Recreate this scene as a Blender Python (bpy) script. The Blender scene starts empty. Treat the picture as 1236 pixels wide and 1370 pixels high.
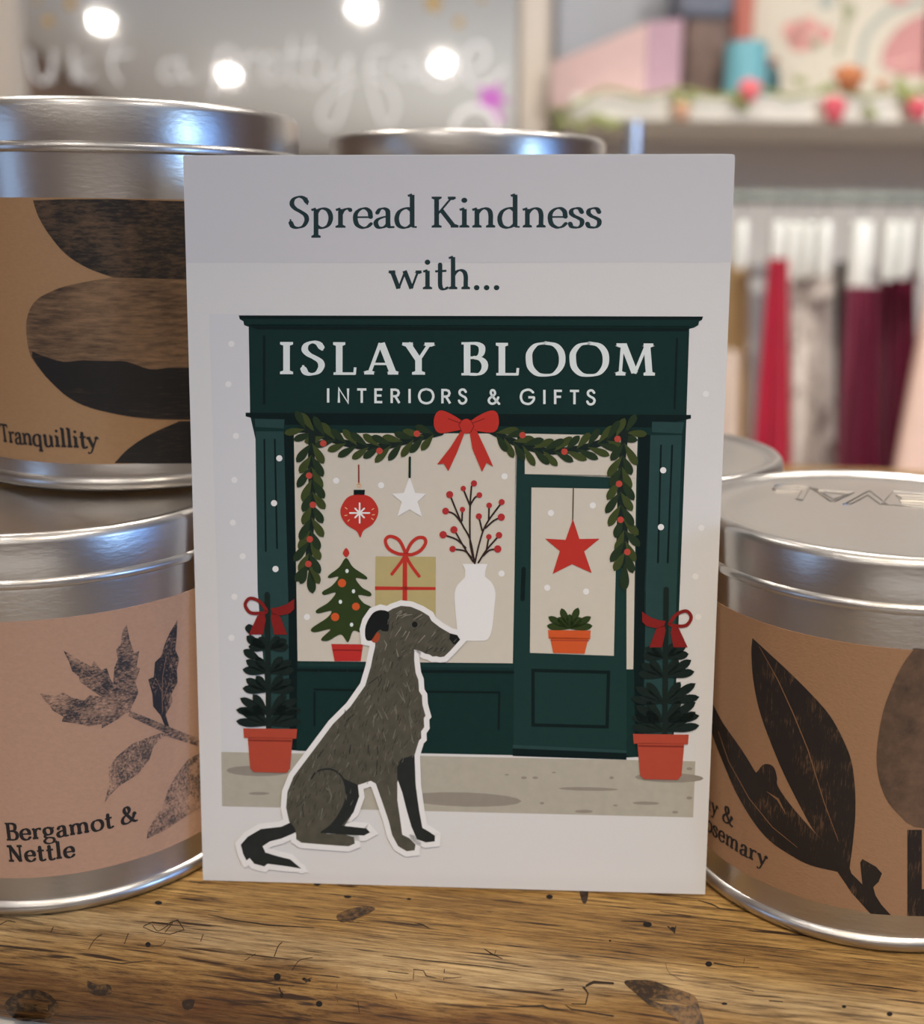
import bpy, bmesh, math, random
from mathutils import Vector, Matrix
from mathutils.geometry import tessellate_polygon
random.seed(7)
C = bpy.context.scene.collection
PI = math.pi

# ------------------------------------------------------------------ camera
F, PITCH, ROLL, CAMZ, PX, PY = 1488.02, math.radians(15.652), math.radians(-0.568), 0.1343, 685.8, 725.0
cam_d = bpy.data.cameras.new('camera'); cam = bpy.data.objects.new('camera', cam_d); C.objects.link(cam)
FW = Vector((0, math.cos(PITCH), -math.sin(PITCH))); U0 = Vector((0, math.sin(PITCH), math.cos(PITCH)))
RT = Vector((1, 0, 0)) * math.cos(ROLL) - U0 * math.sin(ROLL)
UP = Vector((1, 0, 0)) * math.sin(ROLL) + U0 * math.cos(ROLL)
CP = Vector((0, 0, CAMZ))
m = Matrix((RT, UP, -FW)).transposed().to_4x4(); m.translation = CP
cam.matrix_world = m
cam_d.sensor_fit = 'HORIZONTAL'; cam_d.sensor_width = 36; cam_d.lens = F * 36 / 1236
cam_d.shift_x = (618 - PX) / 1236; cam_d.shift_y = (PY - 685) / 1236
cam_d.clip_start = 0.01; cam_d.clip_end = 60
cam_d.dof.use_dof = True; cam_d.dof.focus_distance = 0.216; cam_d.dof.aperture_fstop = 12.0
bpy.context.scene.camera = cam

# ------------------------------------------------------------------ world, exposure, lights
sc = bpy.context.scene
sc.view_settings.view_transform = 'Standard'; sc.view_settings.look = 'None'
sc.view_settings.exposure = -0.4; sc.view_settings.gamma = 1; sc.view_settings.use_curve_mapping = False
w = bpy.data.worlds.new('world'); sc.world = w; w.use_nodes = True
w.node_tree.nodes['Background'].inputs[0].default_value = (.55, .62, .75, 1)
w.node_tree.nodes['Background'].inputs[1].default_value = 0.3
def area(name, loc, rot, sx, sy, power, col):
    d = bpy.data.lights.new(name, 'AREA'); d.shape = 'RECTANGLE'; d.size = sx; d.size_y = sy; d.energy = power; d.color = col
    o = bpy.data.objects.new(name, d); o.location = loc; o.rotation_euler = rot; C.objects.link(o); return o
# daylight entering through the two shop windows (right wall, and left of the photographer)
area('daylight_right', (2.27, -1.15, 0.45), (0, math.radians(90), 0), 1.0, 1.7, 17, (.13, .38, 1.0))
area('daylight_right_sky', (2.26, -1.30, 0.62), (0, math.radians(90), 0), .6, .26, 13, (.50, .76, 1.0))
area('daylight_left', (-2.27, -1.1, 0.35), (0, math.radians(-90), 0), 1.0, .6, 5, (.35, .60, 1.0))
area('bounce_fill', (0, -2.9, -.35), (PI, 0, 0), 2.4, 1.8, 40, (.98, .96, .92))  # added upward fill, stands in for light bounced onto the ceiling

sd = bpy.data.lights.new('warm_fill_spot', 'SPOT'); sd.energy = 74; sd.color = (1, .83, .60); sd.spot_size = math.radians(12.5); sd.spot_blend = 1; sd.shadow_soft_size = .03  # added narrow fill spot, warms the board and lower card
so = bpy.data.objects.new('warm_fill_spot', sd); so.location = (.25, -.75, 1.46); C.objects.link(so)
so.rotation_euler = (Vector((.03, .165, -.02)) - so.location).to_track_quat('-Z', 'Y').to_euler()

sd2 = bpy.data.lights.new('wall_fill_spot', 'SPOT'); sd2.energy = 390; sd2.color = (1, .96, .90); sd2.spot_size = math.radians(24); sd2.spot_blend = 1; sd2.shadow_soft_size = .05  # added fill spot, brightens the back wall under the shelf
so2 = bpy.data.objects.new('wall_fill_spot', sd2); so2.location = (1.3, -2.2, 1.15); C.objects.link(so2)
so2.rotation_euler = (Vector((.52, 1.7, .12)) - so2.location).to_track_quat('-Z', 'Y').to_euler()

# ------------------------------------------------------------------ helpers
def lin(c): c /= 255; return c / 12.92 if c <= .04045 else ((c + .055) / 1.055) ** 2.4
def L(r, g, b): return (lin(r), lin(g), lin(b))
REF = L(186, 181, 177)
def ink(r, g, b, ref=REF):           # colour seen beside the paper -> reflectance
    return tuple(min(.85, lin(v) / q * .74) for v, q in zip((r, g, b), ref))
MATS = {}
def mat(name, col, rough=.7, metal=0, spec=.5, var=0, vscale=400, bump=0, bscale=800, trans=0, emit=None, sheen=0, stretch=(1, 1, 1)):
    if name in MATS: return MATS[name]
    M = bpy.data.materials.new(name); M.use_nodes = True; nt = M.node_tree; b = nt.nodes['Principled BSDF']
    b.inputs['Base Color'].default_value = (*col, 1); b.inputs['Roughness'].default_value = rough
    b.inputs['Metallic'].default_value = metal; b.inputs['Specular IOR Level'].default_value = spec
    b.inputs['Transmission Weight'].default_value = trans; b.inputs['Sheen Weight'].default_value = sheen
    if emit: b.inputs['Emission Color'].default_value = (*emit[0], 1); b.inputs['Emission Strength'].default_value = emit[1]
    if var or bump:
        tc = nt.nodes.new('ShaderNodeTexCoord'); mp = nt.nodes.new('ShaderNodeMapping'); mp.inputs['Scale'].default_value = stretch
        nt.links.new(tc.outputs['Object'], mp.inputs[0])
    if var:
        n = nt.nodes.new('ShaderNodeTexNoise'); n.inputs['Scale'].default_value = vscale; n.inputs['Detail'].default_value = 4
        nt.links.new(mp.outputs[0], n.inputs[0])
        mx = nt.nodes.new('ShaderNodeMix'); mx.data_type = 'RGBA'
        mx.inputs[6].default_value = (*[v * (1 - var) for v in col], 1); mx.inputs[7].default_value = (*[min(1, v * (1 + var)) for v in col], 1)
        nt.links.new(n.outputs[0], mx.inputs[0]); nt.links.new(mx.outputs[2], b.inputs['Base Color'])
    if bump:
        n2 = nt.nodes.new('ShaderNodeTexNoise'); n2.inputs['Scale'].default_value = bscale; n2.inputs['Detail'].default_value = 3
        nt.links.new(mp.outputs[0], n2.inputs[0])
        bp = nt.nodes.new('ShaderNodeBump'); bp.inputs['Strength'].default_value = bump; bp.inputs['Distance'].default_value = .0004
        nt.links.new(n2.outputs[0], bp.inputs['Height']); nt.links.new(bp.outputs[0], b.inputs['Normal'])
    MATS[name] = M; return M

def link(name, bm, mats, parent=None, loc=None, smooth=True):
    me = bpy.data.meshes.new(name); bm.normal_update(); bm.to_mesh(me); bm.free()
    if not isinstance(mats, (list, tuple)): mats = [mats]
    for q in mats: me.materials.append(q)
    if smooth:
        for p in me.polygons: p.use_smooth = True
        me.set_sharp_from_angle(angle=math.radians(40))
    o = bpy.data.objects.new(name, me); C.objects.link(o)
    if parent: o.parent = parent
    if loc is not None: o.location = loc
    return o
def empty(name, label, cat, loc=(0, 0, 0), rz=0, group=None):
    o = bpy.data.objects.new(name, None); C.objects.link(o); o.empty_display_size = .02
    o.location = loc; o.rotation_euler = (0, 0, rz); tag(o, label, cat, group); return o
def tag(o, label, cat, group=None):
    o['label'] = label; o['category'] = cat
    if group: o['group'] = group
    return o
def struct(o): o['kind'] = 'structure'; return o

def box(bm, x0, x1, y0, y1, z0, z1, bev=0, mi=0):
    vs = [bm.verts.new((x, y, z)) for x in (x0, x1) for y in (y0, y1) for z in (z0, z1)]
    fs = [(0, 1, 3, 2), (4, 6, 7, 5), (0, 4, 5, 1), (2, 3, 7, 6), (0, 2, 6, 4), (1, 5, 7, 3)]
    F_ = [bm.faces.new([vs[i] for i in f]) for f in fs]
    for f in F_: f.material_index = mi
    if bev:
        es = list({e for f in F_ for e in f.edges})
        bmesh.ops.bevel(bm, geom=es, offset=bev, segments=3, affect='EDGES', profile=.5)
    return bm
def lathe(bm, prof, n=160, cx=0, cy=0, mi=0):
    rings = []
    for r, z in prof:
        if r < 1e-7: rings.append([bm.verts.new((cx, cy, z))])
        else: rings.append([bm.verts.new((cx + r * math.cos(2 * PI * i / n), cy + r * math.sin(2 * PI * i / n), z)) for i in range(n)])
    for a, b in zip(rings, rings[1:]):
        for i in range(n):
            j = (i + 1) % n
            if len(a) == 1 and len(b) == 1: continue
            if len(a) == 1: f = bm.faces.new((a[0], b[i], b[j]))
            elif len(b) == 1: f = bm.faces.new((a[i], b[0], a[j]))
            else: f = bm.faces.new((a[i], b[i], b[j], a[j]))
            f.material_index = mi
    return bm
def tube(bm, pts, r, n=10, closed=False, mi=0):
    pts = [Vector(p) for p in pts]; rings = []
    N = len(pts)
    for i, p in enumerate(pts):
        a = pts[(i - 1) % N] if (closed or i) else p
        b = pts[(i + 1) % N] if (closed or i < N - 1) else p
        t = (b - a).normalized(); ref = Vector((0, 0, 1)) if abs(t.z) < .9 else Vector((1, 0, 0))
        u = t.cross(ref).normalized(); v = t.cross(u)
        rr = r[i] if isinstance(r, (list, tuple)) else r
        rings.append([bm.verts.new(p + (u * math.cos(2 * PI * k / n) + v * math.sin(2 * PI * k / n)) * rr) for k in range(n)])
    for i in range(N if closed else N - 1):
        A, B = rings[i], rings[(i + 1) % N]
        for k in range(n):
            f = bm.faces.new((A[k], A[(k + 1) % n], B[(k + 1) % n], B[k])); f.material_index = mi
    if not closed:
        for rg in (rings[0], rings[-1]):
            f = bm.faces.new(rg); f.material_index = mi
    return bm

# rays of the photographing camera, used to measure where things stand
def ray(x, y): return (FW + RT * ((x - PX) / F) + UP * ((PY - y) / F))
def at(x, y, Y): d = ray(x, y); return CP + d * (Y / d.y)
def on_z(x, y, Z): d = ray(x, y); return CP + d * ((Z - CP.z) / d.z)

# ------------------------------------------------------------------ printed artwork (flat inks on paper)
def spline(pts, closed=False, k=8):
    P = [Vector((p[0], p[1])) for p in pts]; n = len(P)
    if n < 3: return [tuple(p) for p in P]
    out = []
    rng = range(n if closed else n - 1)
    for i in rng:
        p1 = P[i]; p2 = P[(i + 1) % n]
        p0 = P[(i - 1) % n] if (closed or i) else p1 * 2 - p2
        p3 = P[(i + 2) % n] if (closed or i < n - 2) else p2 * 2 - p1
        for j in range(k):
            t = j / k
            q = .5 * ((2 * p1) + (-p0 + p2) * t + (2 * p0 - 5 * p1 + 4 * p2 - p3) * t * t + (-p0 + 3 * p1 - 3 * p2 + p3) * t ** 3)
            out.append((q.x, q.y))
    if not closed: out.append(tuple(P[-1]))
    return out
def Z(ox, oy, s): return lambda pts: [(ox + x / s, oy + y / s) for x, y in pts]
def ell(cx, cy, rx, ry, rot=0, n=20):
    c, s = math.cos(rot), math.sin(rot)
    return [(cx + rx * math.cos(t) * c - ry * math.sin(t) * s, cy + rx * math.cos(t) * s + ry * math.sin(t) * c) for t in [2 * PI * i / n for i in range(n)]]
def leaf(x, y, ang, ln, wd, n=10):          # rounded leaf starting at x,y
    c, s = math.cos(ang), math.sin(ang); up = []; dn = []
    for i in range(n + 1):
        t = i / n; h = wd / 2 * (math.sin(PI * t ** 1.7) ** .62 if 0 < t < 1 else 0) 
        up.append((x + ln * t * c - h * s, y + ln * t * s + h * c)); dn.append((x + ln * t * c + h * s, y + ln * t * s - h * c))
    return up + dn[-2:0:-1]
def rectp(x0, y0, x1, y1): return [(x0, y0), (x1, y0), (x1, y1), (x0, y1)]
def ribbon(pts, wd, closed=False):
    """offset points left/right of a polyline with mitred joints -> list of quads (+ end caps)"""
    P = [Vector(pts[0])]; W = [wd[0] if isinstance(wd, list) else wd]
    for i, p in enumerate(pts[1:], 1):
        if (Vector(p) - P[-1]).length > 1e-6: P.append(Vector(p)); W.append(wd[i] if isinstance(wd, list) else wd)
    if closed and (P[0] - P[-1]).length < 1e-6: P.pop(); W.pop()
    n = len(P); Ls = []; Rs = []
    if n < 2: return []
    for i in range(n):
        a = P[i] - P[i - 1] if (i or closed) else P[1] - P[0]; b = P[(i + 1) % n] - P[i] if (i < n - 1 or closed) else P[-1] - P[-2]
        a = a.normalized(); b = b.normalized(); t = (a + b); t = t.normalized() if t.length > .2 else b
        nn = Vector((-t.y, t.x)); k = min(1.6, 1 / max(.3, abs(nn.dot(Vector((-b.y, b.x))))))
        Ls.append(P[i] + nn * W[i] / 2 * k); Rs.append(P[i] - nn * W[i] / 2 * k)
    out = []
    for i in range(n if closed else n - 1):
        j = (i + 1) % n; out.append([tuple(Ls[i]), tuple(Ls[j]), tuple(Rs[j]), tuple(Rs[i])])
    return out, P, W
def halfdisc(p, q, w_):      # round end at p, pointing away from q
    d = p - q; a = math.atan2(d.y, d.x); return [(p.x + w_ / 2 * math.cos(a + t), p.y + w_ / 2 * math.sin(a + t)) for t in [math.radians(-90 + 180 * i / 8) for i in range(9)]]
class Art:
    def __init__(s): s.items = []; s.mats = []; s.layer = 0
    def m(s, mt):
        if mt not in s.mats: s.mats.append(mt)
        return s.mats.index(mt)
    def poly(s, mt, pts, dl=1):
        s.layer += dl; s.items.append((s.m(mt), s.layer, pts))
    def same(s, mt, pts): s.items.append((s.m(mt), s.layer, pts))
    def stroke(s, mt, pts, wd, cap=True, closed=False, dl=1):
        s.layer += dl; mi = s.m(mt); r = ribbon(pts, wd, closed)
        if not r: return
        s.sub = (getattr(s, 'sub', 0) + 1) % 9; ly = s.layer + s.sub * .09
        for q in r[0]: s.items.append((mi, ly, q))
        if cap and not closed: s.items.append((mi, ly, halfdisc(r[1][0], r[1][1], r[2][0]))); s.items.append((mi, ly, halfdisc(r[1][-1], r[1][-2], r[2][-1])))
    def build(s, name, mapper, parent, cell=None):
        bm = bmesh.new()
        for mi, ly, pts in s.items:
            try: tr = tessellate_polygon([[Vector((x, y, 0)) for x, y in pts]])
            except Exception: continue
            vs = [bm.verts.new((x, y, ly)) for x, y in pts]
            for t in tr:
                try: f = bm.faces.new([vs[i] for i in t]); f.material_index = mi
                except ValueError: pass
        if cell:
            xs = [v.co.x for v in bm.verts]; x = min(xs) + cell; X = max(xs)
            while x < X:
                bmesh.ops.bisect_plane(bm, geom=bm.verts[:] + bm.edges[:] + bm.faces[:], plane_co=(x, 0, 0), plane_no=(1, 0, 0)); x += cell
        for v in bm.verts: v.co = mapper(v.co.x, v.co.y, v.co.z)
        bmesh.ops.delete(bm, geom=[f for f in bm.faces if f.calc_area() < 1e-14], context='FACES')
        return link(name, bm, s.mats, parent, smooth=False)

# ---- a small serif alphabet (cap height 1, baseline 0); each stroke: kind, points, optional width factor
def _bowl(x0, x1, t, b): pass
G = {
 'S': (.60, [('c', [(.50, .84), (.42, .96), (.28, 1.0), (.13, .92), (.09, .76), (.18, .62), (.33, .52), (.47, .40), (.50, .24), (.41, .06), (.25, 0), (.12, .04), (.06, .16)]), ('l', [(.50, .97), (.52, .74)], .35), ('l', [(.05, .28), (.06, .02)], .35)]),
 'p': (.68, [('l', [(.16, .60), (.16, -.32)]), ('s', .16, -.32, .13), ('l', [(.03, .57), (.16, .62)], .5), ('c', [(.16, .46), (.24, .58), (.37, .62), (.51, .54), (.57, .33), (.51, .10), (.37, 0), (.25, .01), (.16, .08)])]),
 'r': (.50, [('l', [(.16, .60), (.16, 0)]), ('s', .16, 0, .14), ('l', [(.03, .57), (.16, .62)], .5), ('c', [(.16, .42), (.23, .55), (.33, .61), (.44, .60)]), ('d', .43, .565, .06)]),
 'e': (.57, [('l', [(.08, .34), (.48, .34)], .9), ('c', [(.495, .35), (.47, .52), (.36, .62), (.22, .60), (.10, .48), (.07, .30), (.12, .10), (.27, 0), (.41, .03), (.51, .13)])]),
 'a': (.58, [('c', [(.11, .48), (.18, .59), (.29, .62), (.39, .56), (.41, .42), (.41, .13), (.45, .03), (.56, .02)]), ('d', .12, .48, .055), ('c', [(.41, .37), (.25, .33), (.12, .26), (.07, .15), (.12, .03), (.22, 0), (.33, .04), (.41, .13)])]),
 'd': (.68, [('c', [(.50, .54), (.39, .62), (.27, .61), (.13, .50), (.07, .29), (.12, .08), (.25, 0), (.38, .02), (.50, .12)]), ('l', [(.50, 1.06), (.50, .02)]), ('l', [(.38, 1.02), (.50, 1.07)], .5), ('l', [(.50, .03), (.63, .02)], .6)]),
 'K': (.78, [('l', [(.18, 1), (.18, 0)]), ('s', .18, 1, .14), ('s', .18, 0, .14), ('l', [(.20, .42), (.60, .97)], .45), ('s', .60, 1, .11), ('l', [(.30, .58), (.66, .04)]), ('s', .68, 0, .11)]),
 'i': (.36, [('l', [(.17, .60), (.17, 0)]), ('s', .17, 0, .14), ('l', [(.04, .57), (.17, .62)], .5), ('d', .17, .88, .085)]),
 'n': (.72, [('l', [(.16, .60), (.16, 0)]), ('s', .16, 0, .13), ('l', [(.03, .57), (.16, .62)], .5), ('c', [(.16, .44), (.25, .56), (.37, .62), (.49, .57), (.54, .43), (.54, .2), (.54, .07)]), ('s', .54, 0, .13)]),
 's': (.48, [('c', [(.38, .50), (.32, .60), (.22, .62), (.11, .57), (.09, .46), (.17, .37), (.28, .31), (.38, .23), (.38, .10), (.30, .01), (.20, 0), (.10, .03), (.06, .12)]), ('l', [(.39, .60), (.40, .45)], .35), ('l', [(.05, .18), (.05, .02)], .35)]),
 'w': (.98, [('l', [(.08, .60), (.28, .02)]), ('l', [(.28, .02), (.47, .56)], .5), ('l', [(.46, .60), (.67, .02)]), ('l', [(.67, .02), (.87, .60)], .5), ('s', .08, .61, .10), ('s', .88, .61, .09)]),
 't': (.42, [('c', [(.19, .80), (.19, .6), (.19, .16), (.23, .03), (.32, 0), (.41, .05)]), ('l', [(.04, .58), (.38, .60)], 1.1)]),
 'h': (.72, [('l', [(.16, 1.05), (.16, 0)]), ('l', [(.03, 1.01), (.16, 1.06)], .5), ('s', .16, 0, .13), ('c', [(.16, .44), (.25, .56), (.37, .62), (.49, .57), (.54, .43), (.54, .2), (.54, .07)]), ('s', .54, 0, .13)]),
 '.': (.30, [('d', .15, .05, .085)]),
 'T': (.70, [('l', [(.35, 1), (.35, 0)]), ('s', .35, 0, .15), ('l', [(.06, .97), (.64, .97)], 1.2), ('l', [(.06, 1), (.05, .80)], .4), ('l', [(.64, 1), (.65, .80)], .4)]),
 'q': (.68, [('c', [(.50, .54), (.39, .62), (.27, .61), (.13, .50), (.07, .29), (.12, .08), (.25, 0), (.38, .02), (.50, .12)]), ('l', [(.50, .62), (.50, -.32)]), ('s', .50, -.32, .13)]),
 'u': (.72, [('c', [(.16, .60), (.16, .3), (.17, .12), (.25, .01), (.38, .01), (.52, .12)]), ('l', [(.53, .60), (.53, .02)]), ('l', [(.04, .58), (.16, .61)], .5), ('l', [(.42, .58), (.53, .61)], .5), ('l', [(.53, .03), (.65, .02)], .5)]),
 'l': (.36, [('l', [(.17, 1.05), (.17, 0)]), ('l', [(.04, 1.01), (.17, 1.06)], .5), ('s', .17, 0, .14)]),
 'y': (.64, [('l', [(.10, .60), (.33, .04)]), ('c', [(.55, .60), (.33, .04), (.22, -.22), (.12, -.30), (.05, -.27)], .6), ('s', .11, .61, .11), ('s', .54, .61, .10), ('d', .07, -.25, .05)]),
 'B': (.70, [('l', [(.18, 1), (.18, 0)]), ('l', [(.04, .98), (.30, .98)], .8), ('l', [(.04, .02), (.30, .02)], .8), ('c', [(.25, .98), (.42, .97), (.54, .87), (.53, .66), (.42, .55), (.20, .53)]), ('c', [(.36, .54), (.52, .49), (.61, .36), (.60, .17), (.48, .03), (.25, .02)])]),
 'g': (.62, [('c', [(.27, .62), (.14, .58), (.08, .42), (.14, .25), (.27, .20), (.41, .26), (.46, .42), (.40, .57), (.27, .62)]), ('c', [(.17, .24), (.09, .14), (.14, .05), (.32, .03), (.48, -.02), (.53, -.14), (.45, -.27), (.27, -.32), (.10, -.27), (.05, -.15), (.13, -.04), (.22, .02)], .8), ('l', [(.43, .54), (.58, .60)], .9)]),
 'm': (1.06, [('l', [(.16, .60), (.16, 0)]), ('s', .16, 0, .12), ('l', [(.03, .57), (.16, .62)], .5), ('c', [(.16, .44), (.25, .57), (.36, .62), (.47, .57), (.51, .43), (.51, .2), (.51, .07)]), ('s', .51, 0, .12), ('c', [(.51, .44), (.60, .57), (.71, .62), (.82, .57), (.87, .43), (.87, .2), (.87, .07)]), ('s', .87, 0, .12)]),
 'o': (.64, [('c', [(.32, .62), (.16, .57), (.07, .40), (.08, .20), (.18, .03), (.32, 0), (.47, .05), (.57, .22), (.56, .43), (.46, .58), (.32, .62)])]),
 '&': (.92, [('c', [(.74, .52), (.66, .28), (.50, .08), (.32, 0), (.14, .05), (.08, .22), (.16, .40), (.36, .54), (.48, .70), (.46, .88), (.36, .97), (.25, .92), (.22, .76), (.30, .58), (.45, .36), (.62, .12), (.78, .01), (.86, .03)]), ('s', .74, .54, .11)]),
 'N': (.84, [('l', [(.18, 1), (.18, 0)], .6), ('s', .18, 0, .13), ('l', [(.16, .98), (.67, .03)], 1.05), ('l', [(.67, 1), (.67, 0)], .6), ('s', .15, 1, .12), ('s', .67, 1, .13)]),
 'I': (.40, [('l', [(.20, 1), (.20, 0)]), ('s', .20, 1, .16), ('s', .20, 0, .16)]),
 'L': (.64, [('l', [(.18, 1), (.18, 0)]), ('s', .18, 1, .15), ('l', [(.04, .025), (.58, .025)], 1.0), ('l', [(.575, .22), (.56, 0)], .4)]),
 'A': (.80, [('l', [(.42, .98), (.72, .02)], 1.05), ('l', [(.40, .98), (.12, .02)], .55), ('l', [(.22, .33), (.60, .33)], .9), ('s', .12, 0, .12), ('s', .71, 0, .13)]),
 'Y': (.76, [('l', [(.10, .98), (.38, .46)], 1.0), ('l', [(.66, .98), (.39, .46)], .55), ('l', [(.38, .50), (.38, 0)]), ('s', .38, 0, .16), ('s', .11, 1, .13), ('s', .65, 1, .12)]),
 'O': (.92, [('c', [(.46, 1.0), (.22, .94), (.07, .72), (.05, .50), (.09, .24), (.25, .04), (.46, 0), (.68, .05), (.83, .26), (.87, .50), (.83, .75), (.69, .94), (.46, 1.0)])]),
 'M': (1.02, [('l', [(.20, .98), (.14, .02)], .5), ('l', [(.22, .98), (.50, .08)], 1.0), ('l', [(.50, .06), (.80, .98)], .5), ('l', [(.80, .98), (.86, .02)], 1.0), ('s', .15, 0, .12), ('s', .86, 0, .14), ('s', .17, 1, .12), ('s', .84, 1, .12)]),
 'R': (.76, [('l', [(.18, 1), (.18, 0)]), ('s', .18, 0, .14), ('l', [(.04, .98), (.30, .98)], .8), ('c', [(.25, .98), (.44, .96), (.56, .84), (.54, .62), (.42, .50), (.20, .48)]), ('l', [(.36, .48), (.66, .03)]), ('s', .69, 0, .09)]),
 ' ': (.32, []),
 # plain geometric capitals
 '_I': (.34, [('m', [(.17, 1), (.17, 0)])]), '_N': (.90, [('m', [(.14, 0), (.14, 1), (.76, 0), (.76, 1)])]),
 '_T': (.74, [('m', [(.06, .94), (.68, .94)]), ('m', [(.37, .94), (.37, 0)])]),
 '_E': (.68, [('m', [(.60, .94), (.14, .94), (.14, .06), (.60, .06)]), ('m', [(.14, .52), (.55, .52)])]),
 '_R': (.76, [('m', [(.14, 0), (.14, .94), (.40, .94), (.56, .88), (.62, .72), (.56, .55), (.40, .48), (.14, .48)]), ('m', [(.38, .48), (.66, 0)])]),
 '_O': (1.08, [('k', [(.54, 1), (.20, .87), (.06, .5), (.20, .13), (.54, 0), (.88, .13), (1.02, .5), (.88, .87), (.54, 1)])]),
 '_S': (.66, [('k', [(.54, .82), (.44, .96), (.28, .98), (.14, .88), (.14, .68), (.30, .54), (.48, .44), (.57, .28), (.50, .09), (.32, .0), (.16, .06), (.08, .20)])]),
 '_&': (.88, [('k', [(.74, .44), (.62, .18), (.42, .01), (.20, .04), (.10, .22), (.18, .40), (.40, .55), (.52, .72), (.46, .92), (.30, .94), (.24, .76), (.36, .52), (.60, .22), (.80, .0)])]),
 '_G': (1.06, [('k', [(.88, .82), (.72, .96), (.50, 1), (.18, .86), (.06, .5), (.18, .14), (.50, 0), (.76, .08), (.93, .30), (.94, .46)]), ('m', [(.95, .47), (.56, .47)])]),
 '_F': (.66, [('m', [(.60, .94), (.14, .94), (.14, 0)]), ('m', [(.14, .52), (.54, .52)])]),
 '_ ': (.50, []),
}
def text_width(txt, track=0, sans=False):
    return sum(G[('_' if sans else '') + ch][0] + track for ch in txt) - track
def write(art, mt, txt, conv, thick=.125, thin=.045, track=0, sans=False):
    """conv(u, v) -> artwork coordinates; u, v in cap heights"""
    x = 0; art.layer += 1; keep = art.layer
    for ch in txt:
        adv, st = G[('_' if sans else '') + ch]
        for s_ in st:
            if s_[0] in 'lcmk':
                P = s_[1]; fac = s_[2] if len(s_) > 2 else None
                if s_[0] in 'ck': P = spline(P, k=5)
                elif len(P) == 2: P = [tuple(Vector(P[0]).lerp(Vector(P[1]), t)) for t in (0, .25, .5, .75, 1)]
                n = len(P); W = []
                for i in range(n):
                    a = Vector(P[max(0, i - 1)]); b = Vector(P[min(n - 1, i + 1)]); d = b - a
                    th = math.atan2(d.y, d.x); ww = thin + (thick - thin) * abs(math.sin(th - math.radians(12))) ** 1.2
                    if s_[0] in 'mk': ww = thick
                    elif s_[0] == 'l' and fac:
                        ww = thick * fac if abs(d.y) > abs(d.x) * .6 else thin * 1.15 * max(fac, .9)
                        if fac <= .5 and abs(d.y) <= abs(d.x) * .7: ww = thin * 1.3
                    elif fac: ww *= fac
                    W.append(ww)
                Q = [(x + p[0], p[1]) for p in P]
                mi = art.m(mt); art.sub = (getattr(art, 'sub', 0) + 1) % 7; kl = keep + art.sub * .1
                r = ribbon(Q, W)
                for q in r[0]: art.items.append((mi, kl, [conv(*p) for p in q]))
                if s_[0] in 'ck':
                    art.items.append((mi, kl, [conv(*p) for p in halfdisc(r[1][0], r[1][1], r[2][0])])); art.items.append((mi, kl, [conv(*p) for p in halfdisc(r[1][-1], r[1][-2], r[2][-1])]))
            elif s_[0] == 's':
                _, sx, sy, hw = s_; t = thin * 1.1; dy = 0 if sy <= .01 and sy > -.1 else -t
                if sy < -.1: dy = 0
                art.items.append((art.m(mt), keep + .75, [conv(x + sx - hw, sy + dy), conv(x + sx + hw, sy + dy), conv(x + sx + hw, sy + dy + t), conv(x + sx - hw, sy + dy + t)]))
                up = 1 if dy == 0 else -1; b0 = sy + dy + (t if up > 0 else 0)
                art.items.append((art.m(mt), keep + .85, [conv(x + sx - thick * .95, b0), conv(x + sx + thick * .95, b0), conv(x + sx + thick * .3, b0 + up * .05), conv(x + sx - thick * .3, b0 + up * .05)]))
            elif s_[0] == 'd':
                _, dx_, dy_, r = s_; art.items.append((art.m(mt), keep + .95, [conv(*q) for q in ell(x + dx_, dy_, r, r, 0, 14)]))
        x += adv + track
def write_line(art, mt, txt, x0, y0, x1, y1, cap, **k):
    """text in photo pixels between baseline ends"""
    tw = text_width(txt, k.get('track', 0), k.get('sans', False)); dx, dy = (x1 - x0) / tw, (y1 - y0) / tw
    write(art, mt, txt, lambda u, v: (x0 + u * dx + v * cap * -dy / dx * 0, y0 + u * dy - v * cap), **k)

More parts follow.
